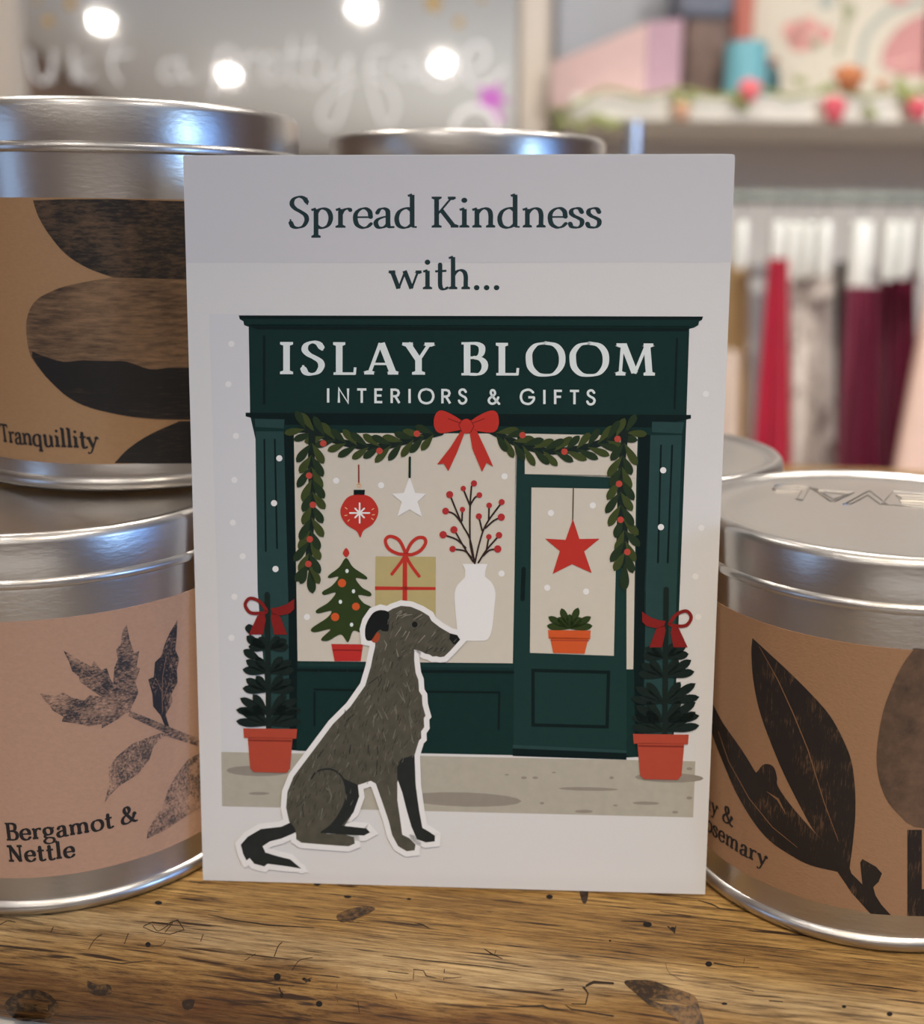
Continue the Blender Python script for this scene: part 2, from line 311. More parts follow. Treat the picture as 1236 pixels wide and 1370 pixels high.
# ------------------------------------------------------------------ materials
metal = mat('tinplate', (.58, .555, .53), rough=.31, metal=1, bump=.10, bscale=420, stretch=(1, 1, 3))
kraft = {}
def kraft_mat(name, r, g, b):
    if name in kraft: return kraft[name]
    kraft[name] = mat(name, L(r, g, b), rough=.85, var=.10, vscale=900, bump=.15, bscale=1500, stretch=(1, 1, 1.8)); return kraft[name]
def worn_ink(name, paper, dark, amount, scale=300, stretch=(1, 1, 1), hard=.08):
    """black print with paper showing through where the ink is thin"""
    if name in MATS: return MATS[name]
    M = bpy.data.materials.new(name); M.use_nodes = True; nt = M.node_tree; b = nt.nodes['Principled BSDF']; b.inputs['Roughness'].default_value = .6
    tc = nt.nodes.new('ShaderNodeTexCoord'); mp = nt.nodes.new('ShaderNodeMapping'); mp.inputs['Scale'].default_value = stretch
    n = nt.nodes.new('ShaderNodeTexNoise'); n.inputs['Scale'].default_value = scale; n.inputs['Detail'].default_value = 8; n.inputs['Roughness'].default_value = .7
    n2 = nt.nodes.new('ShaderNodeTexNoise'); n2.inputs['Scale'].default_value = scale * .12; n2.inputs['Detail'].default_value = 2
    ad = nt.nodes.new('ShaderNodeMath'); ad.operation = 'MULTIPLY_ADD'; ad.inputs[1].default_value = .55
    rp = nt.nodes.new('ShaderNodeMapRange'); rp.inputs['From Min'].default_value = amount - hard; rp.inputs['From Max'].default_value = amount + hard
    mx = nt.nodes.new('ShaderNodeMix'); mx.data_type = 'RGBA'; mx.inputs[6].default_value = (*dark, 1); mx.inputs[7].default_value = (*paper, 1)
    nt.links.new(tc.outputs['Object'], mp.inputs[0]); nt.links.new(mp.outputs[0], n.inputs[0]); nt.links.new(tc.outputs['Object'], n2.inputs[0])
    nt.links.new(n2.outputs[0], ad.inputs[0]); nt.links.new(n.outputs[0], ad.inputs[2]); nt.links.new(ad.outputs[0], rp.inputs[0])
    nt.links.new(rp.outputs[0], mx.inputs[0]); nt.links.new(mx.outputs[2], b.inputs['Base Color'])
    MATS[name] = M; return M

# ------------------------------------------------------------------ the room
YB = 1.86
wallm = mat('wall_paint', L(236, 232, 226), rough=.9, var=.03, vscale=6)
ceilm = mat('ceiling_paint', L(238, 237, 233), rough=.9)
tanm = mat('tan_wall', L(132, 108, 92), rough=.9, var=.25, vscale=2.2)
def wall(name, x0, x1, y0, y1, z0, z1, mt):
    return struct(link(name, box(bmesh.new(), x0, x1, y0, y1, z0, z1), mt, smooth=False))
wall('wall_back', -2.4, 2.4, YB, YB + .1, -.92, 1.5, wallm)
wall('wall_left', -2.4, -2.3, -4.5, YB, -.92, 1.5, tanm)
wall('wall_right', 2.3, 2.4, -4.5, YB, -.92, 1.5, tanm)
wall('wall_front', -2.4, 2.4, -4.6, -4.5, -.92, 1.5, tanm)
wall('ceiling', -2.4, 2.4, -4.6, YB + .1, 1.5, 1.6, ceilm)
wall('floor', -2.4, 2.4, -4.6, YB + .1, -1.02, -.92, mat('floor_boards', L(186, 164, 138), rough=.5, var=.2, vscale=4, stretch=(1, 8, 1)))

# ------------------------------------------------------------------ counter: old board on a white cabinet
EA = Vector((-.1011, .1920, 0)); ED = Vector((.98652, -.16365, 0)); EN = Vector((.16365, .98652, 0))   # along the edge, into the depth
def wood_mat():
    M = bpy.data.materials.new('old_oak'); M.use_nodes = True; nt = M.node_tree; b = nt.nodes['Principled BSDF']; N = nt.nodes.new; K = nt.links.new
    tc = N('ShaderNodeTexCoord')
    def noise(scale, stretch, det=6, rough=.6, dist=0):
        mp = N('ShaderNodeMapping'); mp.inputs['Scale'].default_value = stretch; K(tc.outputs['Object'], mp.inputs[0])
        n = N('ShaderNodeTexNoise'); n.inputs['Scale'].default_value = scale; n.inputs['Detail'].default_value = det; n.inputs['Roughness'].default_value = rough; n.inputs['Distortion'].default_value = dist
        K(mp.outputs[0], n.inputs[0]); return n.outputs[0]
    def ramp(src, stops):
        r = N('ShaderNodeValToRGB'); e = r.color_ramp.elements
        while len(e) < len(stops): e.new(.5)
        for q, (p, c) in zip(e, stops): q.position = p; q.color = (*c, 1) if len(c) == 3 else c
        K(src, r.inputs[0]); return r.outputs[0]
    def mix(a, b_, fac, mode='MIX'):
        m_ = N('ShaderNodeMix'); m_.data_type = 'RGBA'; m_.blend_type = mode
        for i, v in ((0, fac), (6, a), (7, b_)):
            if isinstance(v, (int, float)): m_.inputs[i].default_value = v
            elif isinstance(v, tuple): m_.inputs[i].default_value = (*v, 1)
            else: K(v, m_.inputs[i])
        return m_.outputs[2]
    big = noise(70, (.12, 1, 1), 6, .65, .8)
    base = ramp(big, [(.30, L(116, 84, 44)), (.44, L(184, 146, 88)), (.58, L(216, 178, 112)), (.74, L(160, 120, 68))])
    grain = noise(1500, (.05, 1, .7), 8, .75, .3)
    g = ramp(grain, [(.37, L(70, 46, 24)), (.47, L(206, 190, 166)), (.60, L(255, 250, 238))])
    col = mix(base, g, .85, 'MULTIPLY')
    fine = noise(3200, (.04, 1, .8), 4, .7)
    col = mix(col, ramp(fine, [(.34, L(70, 50, 30)), (.47, L(255, 255, 255))]), .75, 'MULTIPLY')
    # pale arris strip: edge wear plus painted ridge highlight; darker brown front face
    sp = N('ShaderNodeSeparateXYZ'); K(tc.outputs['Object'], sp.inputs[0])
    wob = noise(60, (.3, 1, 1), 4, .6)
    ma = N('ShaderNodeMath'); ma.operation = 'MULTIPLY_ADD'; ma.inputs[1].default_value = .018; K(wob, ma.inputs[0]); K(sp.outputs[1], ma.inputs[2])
    worn = ramp(ma.outputs[0], [(.0075, (0, 0, 0)), (.0105, (1, 1, 1)), (.0150, (1, 1, 1)), (.0215, (0, 0, 0))])  # mask for the edge wear and the highlight painted with it
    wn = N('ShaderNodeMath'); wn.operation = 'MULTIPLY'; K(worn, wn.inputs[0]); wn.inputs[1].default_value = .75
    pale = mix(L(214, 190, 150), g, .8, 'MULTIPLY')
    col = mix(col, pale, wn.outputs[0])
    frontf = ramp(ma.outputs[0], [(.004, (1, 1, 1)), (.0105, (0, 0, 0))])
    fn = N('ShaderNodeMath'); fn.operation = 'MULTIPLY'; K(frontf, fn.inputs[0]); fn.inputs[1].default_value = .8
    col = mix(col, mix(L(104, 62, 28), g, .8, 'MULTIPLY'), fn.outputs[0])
    dash = noise(950, (.045, 1, .8), 3, .55, .2)
    col = mix(L(60, 38, 20), col, ramp(dash, [(.335, (0, 0, 0)), (.40, (1, 1, 1))]))
    # dark specks and short checks
    sk = noise(170, (.35, 1, 1), 5, .75, .8)
    col = mix(L(38, 26, 16), col, ramp(sk, [(.29, (0, 0, 0)), (.345, (1, 1, 1))]))
    K(col, b.inputs['Base Color']); b.inputs['Roughness'].default_value = .48; b.inputs['Specular IOR Level'].default_value = .4
    bp = N('ShaderNodeBump'); bp.inputs['Strength'].default_value = .75; bp.inputs['Distance'].default_value = .0006
    K(grain, bp.inputs['Height']); 
    bp2 = N('ShaderNodeBump'); bp2.inputs['Strength'].default_value = .5; bp2.inputs['Distance'].default_value = .0008
    K(sk, bp2.inputs['Height']); K(bp.outputs[0], bp2.inputs['Normal']); K(bp2.outputs[0], b.inputs['Normal'])
    return M
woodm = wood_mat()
# profile across the board (y into depth, z up); y=0 is the arris, the face stands a little in front of it
prof = [(.50, 0), (.30, 0), (.15, 0), (.08, 0), (.05, 0), (.03, 0), (.018, 0), (.010, 0), (.005, -.0001), (.002, -.0006), (-.001, -.0016), (-.0035, -.0034), (-.0052, -.0058), (-.0062, -.009), (-.0064, -.012), (-.0060, -.0155), (-.0046, -.018), (-.002, -.019), (.05, -.019), (.50, -.019)]
bm = bmesh.new(); NX = 260; rows = []
for i in range(NX + 1):
    x = -.5 + 1.1 * i / NX
    wv = .0009 * math.sin(x * 23 + 1) + .0006 * math.sin(x * 61) + .00025 * math.sin(x * 210 + 2)
    row = []
    for k, (y, z) in enumerate(prof):
        e = 1 if 8 <= k <= 17 else 0
        row.append(bm.verts.new((x, y + wv * e, z + (.00035 * math.sin(x * 140 + k) * (1 if 9 <= k <= 16 else 0)))))
    rows.append(row)
for a, b in zip(rows, rows[1:]):
    for k in range(len(prof)):
        j = (k + 1) % len(prof); bm.faces.new((a[k], b[k], b[j], a[j]))
bm.faces.new(rows[0][::-1]); bm.faces.new(rows[-1])
board_root = empty('wooden_shelf_board', 'old worn oak board with a rounded front edge, knots and wormholes, under the tins', 'shelf', EA, math.atan2(ED.y, ED.x))
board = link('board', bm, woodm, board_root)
RB = Matrix.Translation(EA) @ Matrix.Rotation(math.atan2(ED.y, ED.x), 4, 'Z'); RBI = RB.inverted()
# wormholes, knots and checks, printed on the board surface by their real outline
from mathutils.bvhtree import BVHTree
bt = BVHTree.FromPolygons([RB @ v.co for v in board.data.vertices], [list(p.vertices) for p in board.data.polygons])
def on_board(x, y, ly):
    d = ray(x, y).normalized(); h = bt.ray_cast(CP, d)
    if h[0] is None: return RBI @ on_z(x, y, 0)
    n = h[1] if h[1].dot(d) < 0 else -h[1]
    return RBI @ (h[0] + n * (.00005 + ly * .00001))
hole = mat('wormhole_dark', L(22, 15, 10), rough=.9); check = mat('dark_check', L(52, 37, 24), rough=.85, var=.4, vscale=900)
stain = worn_ink('dark_stain', L(120, 88, 50), L(50, 36, 24), .80, scale=700, stretch=(1, 1, 1))
A = Art()
for x, y, rx, ry in [(212, 1208, 5, 2.6), (198, 1264, 3.6, 3.6), (371, 1307, 4.6, 5), (427, 1343, 4.5, 4), (424, 1183, 5, 2.4), (465, 1200, 5, 2), (735, 1200, 4.5, 3), (866, 1237, 6, 3.6), (948, 1290, 4.6, 3.6), (900, 1243, 4, 2.6), (1129, 1347, 3, 2), (547, 1203, 3, 1.4), (407, 1310, 3, 2), (413, 1312, 3, 1.5), (816, 1259, 1.6, 1.2), (969, 1343, 4, 1.8), (1190, 1357, 4, 3), (377, 1331, 2, 4)]:
    A.poly(hole, ell(x, y, rx, ry, .05, 12), 0)
A.layer += 1
W1 = Z(0, 1200, 2.943); W2 = Z(400, 1180, 2.943); W3 = Z(800, 1180, 2.835)
for cv, pts, wd in [
    (W1, [(560, 118), (600, 100), (660, 105), (700, 92), (725, 130), (670, 148), (610, 140), (565, 120)], [1.5, 1.2, 1, 1.6, 1, 1.2, 1, 1]), (W1, [(600, 112), (625, 135), (680, 100), (650, 140)], 1),
    (W1, [(350, 205), (372, 170), (400, 148)], 1), (W1, [(0, 110), (30, 95), (60, 100)], 1.1), (W1, [(195, 150), (210, 120)], 1.2), (W1, [(490, 185), (505, 145)], 1),
    (W1, [(955, 323), (1090, 345), (1160, 350)], [1, 1.8, 1]), (W1, [(1100, 358), (1112, 392)], [2.2, .8]), (W1, [(1205, 335), (1222, 322)], [2, 1]),
    (W1, [(800, 148), (790, 175)], 1), (W1, [(965, 250), (1005, 225)], 1), (W1, [(1150, 290), (1180, 250), (1230, 240)], 1), (W1, [(820, 70), (920, 92), (1060, 112), (1236, 122)], [.6, 1.4, 2.0, .8]),
    (W1, [(1080, 235), (1095, 195), (1110, 180)], 1.2), (W1, [(380, 250), (480, 262), (600, 250)], [.6, 1.5, .6]), (W1, [(540, 190), (600, 195), (640, 188), (652, 170)], .8),
    (W2, [(458, 162), (490, 170), (515, 185)], [.6, 1.6, .6]), (W2, [(730, 265), (760, 285), (800, 303)], [1, 2, .8]), (W2, [(775, 270), (768, 292)], .8),
    (W2, [(450, 385), (452, 345), (490, 350), (500, 370), (540, 378)], [.8, 1.2, 1, 1.4, .8]), (W2, [(570, 385), (572, 345)], 1.1), (W2, [(575, 380), (640, 375)], .8), (W2, [(350, 352), (430, 362)], .9),
    (W2, [(25, 388), (50, 378)], [2.4, 1]), (W2, [(150, 405), (152, 470)], .8), (W2, [(232, 470), (238, 515)], .9), (W2, [(385, 460), (378, 440)], .9),
    (W2, [(990, 428), (1040, 424)], [.8, 2.2]), (W2, [(1075, 480), (1128, 482), (1138, 440), (1120, 415), (1160, 395), (1236, 400)], [1, 1.6, 1.8, 3, 4, 3]), (W2, [(740, 485), (850, 492), (960, 488), (985, 500), (1060, 505)], [.8, 1.5, 3, 2, 1]),
    (W2, [(1050, 485), (1070, 500), (1236, 528)], [1, 1.6, 2.4]), (W2, [(0, 360), (130, 372), (280, 395)], [.6, 1.3, .6]), (W2, [(330, 290), (520, 312), (720, 332), (860, 352)], [.5, 1.2, 1.2, .4]),
    (W3, [(90, 148), (180, 152)], [1, 2]), (W3, [(265, 170), (290, 192), (295, 168)], [1.6, 2.4, 1]), (W3, [(380, 70), (430, 85), (470, 105)], [1, 2, .8]), (W3, [(235, 112), (350, 130)], [.6, 1]),
    (W3, [(440, 308), (520, 322), (610, 325)], [1.6, 1.2, .8]), (W3, [(500, 395), (590, 415)], [.5, 1.1]), (W3, [(960, 388), (1100, 400), (1210, 418)], [.6, 1.8, .7]), (W3, [(700, 455), (650, 452)], 1.2),
    (W3, [(255, 310), (270, 345), (320, 375)], .5), (W3, [(555, 290), (552, 310)], .6)]:
    A.stroke(check, spline(cv(pts), k=4) if not isinstance(wd, list) else cv(pts), wd, dl=0)
A.layer += 1
A.poly(stain, spline(W1([(345, 330), (380, 345), (430, 345), (438, 380), (395, 388), (352, 375)]), True), 0)
A.poly(stain, spline(W1([(720, 410), (765, 405), (755, 440), (725, 440)]), True), 0)
A.poly(stain, spline(W1([(20, 420), (100, 365), (190, 380), (230, 440), (180, 480), (70, 485)]), True), 0)
A.poly(stain, spline(W3([(100, 378), (200, 375), (270, 400), (340, 420), (370, 440), (385, 480), (400, 530), (395, 560), (330, 545), (270, 500), (200, 470), (150, 430)]), True), 0)
A.poly(stain, spline(W2([(150, 0), (235, 0), (230, 18), (165, 18)]), True), 0)
A.poly(stain, spline(W2([(1105, 28), (1138, 30), (1132, 80), (1115, 80)]), True), 0)
A.poly(stain, spline(W2([(150, 130), (230, 100), (300, 105), (240, 140), (170, 160)]), True), 0)
A.build('wormholes_and_checks', on_board, board_root)

cab = empty('counter_cabinet', 'white painted counter cabinet just under the old oak board', 'cabinet', EA, math.atan2(ED.y, ED.x))
whitep = mat('white_paint', L(225, 222, 216), rough=.5)
link('carcass', box(bmesh.new(), -.5, .6, -.004, .5, -.90, -.0305, .002), whitep, cab)
link('top_moulding', box(bmesh.new(), -.5, .6, -.012, .5, -.030, -.0195, .004), whitep, cab)
link('door', box(bmesh.new(), -.45, .04, -.018, -.0045, -.86, -.06, .003), whitep, cab)
link('door', box(bmesh.new(), .06, .55, -.018, -.0045, -.86, -.06, .003), whitep, cab)

# ------------------------------------------------------------------ candle tins
R, HT, HB = .0388, .0793, .0690
def make_tin(label, x, y, z, h0, h1, km, group='silver candle tins with kraft labels', emboss=None):
    t = empty('candle_tin', label, 'tin', (x, y, z), 0, group)
    bm = lathe(bmesh.new(), [(0, .0014), (R - .004, .0014), (R - .0026, .0003), (R - .0012, 0), (R + .0002, .0001), (R + .0010, .0007), (R + .0013, .0017), (R + .0009, .0027), (R + .0001, .0032), (R, .0038), (R, .0120), (R, .0680), (R, .0735), (R - .0004, .0740), (0, .0740)])
    link('tin_body', bm, metal, t)
    ro = R + .0004
    bm = lathe(bmesh.new(), [(R + .00008, .0741), (R + .00008, HB + .0004), (R + .0005, HB), (R + .0010, HB + .0003), (R + .00115, HB + .0010), (R + .0009, HB + .0016), (ro, HB + .0020), (ro, HT - .0018), (ro - .0003, HT - .0008), (ro - .0010, HT - .0001), (ro - .0018, HT + .0002), (ro - .0026, HT), (ro - .0034, HT - .0008), (ro - .0050, HT - .0011), (ro - .0075, HT - .0010), (R * .5, HT - .0009), (0, HT - .0009)])
    if emboss:
        for pts in emboss:
            tube(bm, [Vector(p) - Vector((x, y, z)) for p in pts], .00022, 6, closed=True)
    link('lid', bm, metal, t)
    bm = lathe(bmesh.new(), [(R - .0001, h0), (R + .00012, h0), (R + .00012, (h0 + h1) / 2), (R + .00012, h1), (R - .0001, h1)])
    lab = link('paper_label', bm, km, t)
    return t, lab
def cyl(x0, y0, z0):
    """photo pixel -> point on that tin's label, in the tin's own frame"""
    def f(px, py, ly):
        rr = R + .00016 + ly * .000012; d = ray(px, py); ox, oy = -x0, -y0
        a = d.x ** 2 + d.y ** 2; b = 2 * (ox * d.x + oy * d.y); c = ox * ox + oy * oy - rr * rr
        D = max(0, b * b - 4 * a * c); s = (-b - math.sqrt(D)) / (2 * a)
        p = CP + d * s - Vector((x0, y0, z0)); k = rr / math.hypot(p.x, p.y)
        return Vector((p.x * k, p.y * k, p.z))
    return f
def cyl_text(x0, y0, z0, anchor, mm, right=False, h=None):
    """returns conv(u,v)->(theta, height) and mapper for text wrapped on the tin"""
    p = cyl(x0, y0, z0)(anchor[0], anchor[1], 0); th0 = math.atan2(p.y, p.x); hh = p.z
    s = mm / 1000
    def mapper(th, v, ly): rr = R + .00016 + ly * .000012; return Vector((rr * math.cos(th), rr * math.sin(th), v))
    return (lambda u, v: (th0 + u * s / R, hh + v * s)), mapper
T1 = (-.1001, .2349, 0); T2 = (-.0899, .2711, HT + .0002); T4 = (.0783, .2256, 0); T3 = (-.0138, .3354, HT + .0002); T5 = (.0307, .2874, 0); T6 = (-.052, .31, 0)
kr1 = L(192, 152, 126); kr2 = L(172, 134, 96); kr4 = L(160, 122, 90)
k1 = kraft_mat('kraft_paper_pinkish', 192, 152, 126); k2 = kraft_mat('kraft_paper_tan', 172, 134, 96); k4 = kraft_mat('kraft_paper_brown', 160, 122, 90)
inkb = mat('black_print', L(30, 26, 27), rough=.6)

# tin lower left
t1, l1 = make_tin('silver tin at lower left, pinkish kraft label with nettle leaves, under the stacked tin', *T1, .0084, .0627, k1)
nett = worn_ink('nettle_print', kr1, L(52, 50, 54), .80, scale=1900, stretch=(.7, .7, 1.3), hard=.14)
nettd = worn_ink('nettle_print_dark', kr1, L(36, 36, 42), .90, scale=2000, stretch=(1, 1, 1), hard=.12)
nettl = worn_ink('nettle_print_faint', kr1, L(74, 66, 64), .765, scale=2100, stretch=(1, 1, 1), hard=.12)
A = Art(); zz = Z(0, 700, 2.537)
A.poly(nett, zz([(440, 640), (400, 665), (345, 697), (345, 682), (300, 690), (280, 684), (210, 673), (215, 657), (178, 635), (170, 620), (150, 600), (135, 578), (190, 587), (215, 573), (240, 590), (285, 602), (305, 583), (345, 590), (300, 560), (270, 537), (268, 520), (245, 503), (235, 472), (215, 432), (262, 460), (310, 487), (318, 466), (345, 500), (362, 490), (375, 530), (384, 542), (388, 490), (400, 462), (394, 430), (410, 410), (415, 370), (430, 342), (440, 395), (455, 440), (473, 433), (463, 488), (476, 492), (460, 540), (470, 575), (448, 622)]), 0)
A.poly(nettd, zz([(602, 328), (600, 380), (595, 430), (608, 460), (600, 500), (603, 540), (582, 580), (585, 608), (562, 650), (574, 690), (560, 690), (545, 652), (520, 622), (517, 580), (503, 530), (522, 522), (526, 472), (546, 452), (562, 402), (574, 376)]), 0)
A.poly(nett, zz([(440, 637), (500, 660), (572, 690), (640, 718), (700, 735), (700, 765), (620, 740), (560, 722), (560, 712), (500, 685), (436, 655)]), 0)
A.poly(nettl, zz([(572, 715), (540, 735), (518, 765), (508, 800), (468, 852), (405, 892), (372, 925), (355, 950), (370, 882), (368, 830), (398, 790), (450, 748), (500, 728), (545, 712)]), 0)
A.poly(nettl, zz([(700, 770), (640, 800), (602, 848), (572, 900), (552, 960), (502, 1040), (498, 1072), (560, 1042), (622, 1000), (700, 955)]), 0)
A.layer += 1
vein = mat('vein_paper', L(150, 118, 100), rough=.85)
for pts in [[(430, 635), (400, 600), (350, 560), (300, 505), (260, 470)], [(425, 635), (370, 590), (340, 580)], [(552, 640), (550, 580), (552, 520), (565, 450)], [(553, 600), (575, 540)], [(550, 570), (530, 530)], [(430, 640), (330, 645), (250, 640)]]:
    A.stroke(vein, zz(pts), .7, dl=0)
A.build('leaf_print', cyl(*T1), l1, cell=6)
def tin_text(lab, T, txt, anchor, mm, name, thick=.185, thin=.085, right=False, track=.0):
    A = Art(); cv, mp = cyl_text(*T, anchor, mm)
    off = -text_width(txt, track) if right else 0
    write(A, inkb, txt, lambda u, v: cv(u + off, v), thick, thin, track)
    A.build(name, mp, lab)
tin_text(l1, T1, 'Bergamot &', (8, 1124), 3.75, 'lettering', track=.045)
tin_text(l1, T1, 'Nettle', (11, 1153), 3.75, 'lettering', track=.045)

# tin standing on it
t2, l2 = make_tin('silver tin at upper left, kraft label with dark pebbles, stacked on the nettle tin', *T2, .0060, .0602, k2)
peb = worn_ink('pebble_print', L(120, 92, 66), L(26, 21, 19), .90, scale=800, stretch=(.5, .5, 2.2), hard=.22)
peb2 = worn_ink('pebble_print_light', L(158, 122, 88), L(40, 30, 24), .76, scale=620, stretch=(.3, .3, 2.2), hard=.26)
pebd = worn_ink('pebble_print_dark', L(84, 62, 46), L(18, 15, 14), 1.0, scale=900, stretch=(.3, .3, 3), hard=.18)
A = Art()
A.poly(peb, spline([(44, 268), (51, 289), (65, 313), (88, 340), (116, 358), (150, 371)], k=4) + [(246, 374), (300, 374), (300, 270), (246, 269.3), (150, 266.3), (85, 266.6)], 0)
A.poly(peb2, spline([(150, 371), (110, 378), (78, 386), (48, 402), (36, 426), (36, 453), (42, 478), (61, 504)], k=4) + spline([(70, 512), (90, 531), (121, 546), (170, 557), (209, 561), (255, 562)], k=4) + [(300, 562), (300, 374), (246, 374)], 0)
A.poly(pebd, spline([(153, 619.5), (172, 600), (201, 581), (240, 563.5)], k=4) + [(300, 563), (300, 619.5), (255, 620), (200, 620.5)], 0)
A.layer += 1
A.poly(pebd, spline([(43, 470), (60, 477), (85, 484), (110, 482), (140, 483), (170, 484), (200, 494), (225, 492)], k=3) + [(300, 492), (300, 561.5), (255, 561.5)] + spline([(209, 560.5), (170, 556.5), (121, 545.5), (90, 530.5), (61, 503.5), (43, 478)], k=4), 0)
A.build('pebble_print', cyl(*T2), l2, cell=6)
tin_text(l2, T2, 'Tranquillity', (2, 590.5), 3.9, 'lettering', track=-.005)

# front right tin
def lidpt(x, y): return on_z(x, y, HT - .00085)
zz4 = Z(936, 560, 4.03)
letters = [zz4(q) for q in [
    [(395, 380), (404, 360), (440, 356), (592, 366), (552, 440), (520, 434), (548, 388), (408, 384)],
    [(598, 372), (640, 386), (830, 398), (728, 446), (708, 446)], [(655, 398), (795, 408), (722, 436)],
    [(775, 462), (905, 392), (925, 394), (1010, 462), (975, 462), (905, 412), (815, 460)],
    [(975, 464), (1090, 470), (1215, 480), (1215, 464), (1090, 456), (1080, 444), (1215, 450), (1215, 436), (1090, 428), (1060, 414), (1215, 420), (1215, 406), (1040, 392)],
    [(1235, 478), (1300, 470), (1320, 430), (1290, 405), (1240, 410)]]]
emb = [[lidpt(*p) for p in q] for q in letters]
t4, l4 = make_tin('silver tin at right front, brown kraft label with long dark leaves, embossed lid', *T4, .0081, .0624, k4, emboss=emb)
bay = worn_ink('bay_leaf_print', L(140, 104, 74), L(30, 22, 18), 1.0, scale=1500, stretch=(2.4, 2.4, .3), hard=.17)
cloud = worn_ink('smoky_print', L(134, 104, 80), L(48, 38, 32), .80, scale=160, stretch=(1, 1, 1), hard=.32)
A = Art(); zz = Z(920, 800, 2.74)
A.poly(bay, zz(spline([(237, 147), (233, 200), (240, 300), (262, 410), (300, 520), (350, 640), (410, 760), (460, 850), (510, 905)], k=4)[:-1] + [(510, 905), (480, 935), (520, 985)] + spline([(545, 1003), (588, 1000), (597, 960), (605, 900), (614, 800), (613, 700), (600, 600), (570, 520), (520, 430), (450, 350), (370, 270), (300, 205), (237, 147)], k=4)[:-1]), 0)
A.poly(bay, zz(spline([(70, 360), (95, 395), (130, 460), (200, 560), (248, 638), (252, 640), (275, 612), (300, 610), (318, 625), (327, 660), (330, 690), (370, 750), (420, 810), (470, 865), (511, 905)], k=3) + [(560, 960), (548, 1003)] + spline([(545, 1003), (450, 980), (380, 945), (300, 890), (240, 820), (180, 720), (140, 630), (100, 530), (78, 460), (60, 400)], k=4)), 0)
A.poly(bay, zz([(545, 998), (600, 1080), (670, 1158), (745, 1163), (710, 1125), (688, 1090), (680, 1060), (700, 1040), (712, 1010), (690, 985), (640, 957), (632, 970), (640, 1050), (600, 1010), (592, 985)]), 0)
A.poly(cloud, zz(spline([(830, 186), (790, 240), (755, 310), (715, 420), (693, 560), (700, 660), (735, 750), (800, 822)], k=4) + [(830, 840), (1000, 860), (1150, 700), (1160, 400), (1100, 190), (866, 190)]), 0)
A.poly(bay, zz([(805, 850), (805, 1166), (870, 1167), (1050, 1165), (1050, 1066), (858, 1068), (858, 850)]), 0)
A.layer += 1
vn = mat('bay_vein', L(140, 102, 70), rough=.85)
for pts, w_ in [([(262, 178), (330, 300), (385, 420), (440, 555), (500, 750), (552, 892)], [.5, 1, 1.2, 1.2, 1, .5]), ([(112, 490), (150, 600), (225, 735), (310, 840), (402, 915)], [.5, .9, 1, .9, .5]), ([(290, 710), (330, 738), (360, 793)], [.4, 3.0, .4])]:
    A.stroke(vn, zz(pts), w_, dl=0)
A.build('leaf_print', cyl(*T4), l4, cell=6)
tin_text(l4, T4, 'Bay &', (981, 1107), 3.75, 'lettering', right=True, track=.045)
tin_text(l4, T4, 'Rosemary', (1026, 1160), 3.75, 'lettering', right=True, track=.045)

make_tin('silver tin behind the middle of the card, only its shiny lid showing above it', *T3, .0084, .0627, k2)
make_tin('silver tin half hidden behind the right edge of the card, pale lid showing', *T5, .0084, .0627, k2)
make_tin('silver tin in the back row under the two raised tins, hidden by the card', *T6, .0084, .0627, k2)

# ------------------------------------------------------------------ the card
ya, le = math.radians(-2.504), math.radians(5.795)
CU = Vector((math.cos(ya), math.sin(ya), 0)); CV = Vector((-math.sin(ya) * math.sin(le), math.cos(ya) * math.sin(le), math.cos(le))); CN = CU.cross(CV)
CO = Vector((-.0122, .2066, .0004))
card = empty('greeting_card', 'white card printed with a green Christmas shopfront and a sitting grey dog, leaning on tins', 'card', CO)
card.matrix_world = Matrix((CU, -CN, CV)).transposed().to_4x4(); card.matrix_world.translation = CO
CMI = Matrix((CU, -CN, CV))
def card_map(px, py, ly):
    d = ray(px, py); s = (CO - CP).dot(CN) / d.dot(CN); p = CMI @ (CP + d * s - CO)
    return Vector((p.x, -.00022 - ly * .0000028, p.z))
paper = mat('card_paper', (.74, .74, .74), rough=.55, spec=.35, bump=.05, bscale=2500)
crn = [card_map(*q, 0) for q in spline([(245.5, 214), (246, 208.5), (252, 208)], k=3) + spline([(976, 206), (982, 207.5), (983, 213)], k=3) + [(943, 1196), (272, 1177)]]
bm = bmesh.new(); fr = [bm.verts.new((v.x, -.0002, v.z)) for v in crn]; bk = [bm.verts.new((v.x, .0002, v.z)) for v in crn]
bm.faces.new(fr[::-1]); bm.faces.new(bk)
for i in range(len(fr)): j = (i + 1) % len(fr); bm.faces.new((fr[i], fr[j], bk[j], bk[i]))
link('card_sheet', bm, paper, card, smooth=False)
def I(name, r, g, b, var=0): return mat(name, ink(r, g, b), rough=.55, spec=.12, var=var, vscale=500)
gr = I('print_green', 15, 38, 35, .12); gr_l = I('print_green_light', 33, 56, 54, .1); gr_d = I('print_green_dark', 8, 22, 22, .1); gr_m = I('print_green_mid', 22, 45, 42, .1)
cream = I('print_cream', 176, 166, 152, .03); whitei = I('print_white', 198, 198, 202); lett = I('print_lettering', 30, 46, 48); pale = I('print_letter_white', 190, 194, 192)
red = I('print_red', 160, 44, 36, .05); red_d = I('print_red_dark', 112, 28, 26, .06); berry = I('print_berry', 158, 60, 50); berry_d = I('print_berry_dark', 150, 42, 42)
orange = I('print_terracotta', 176, 74, 36, .06); orange_d = I('print_terracotta_dark', 146, 52, 34, .05); terrac = I('print_pot_red', 150, 60, 44, .06); terrac_d = I('print_pot_shade', 112, 40, 30)
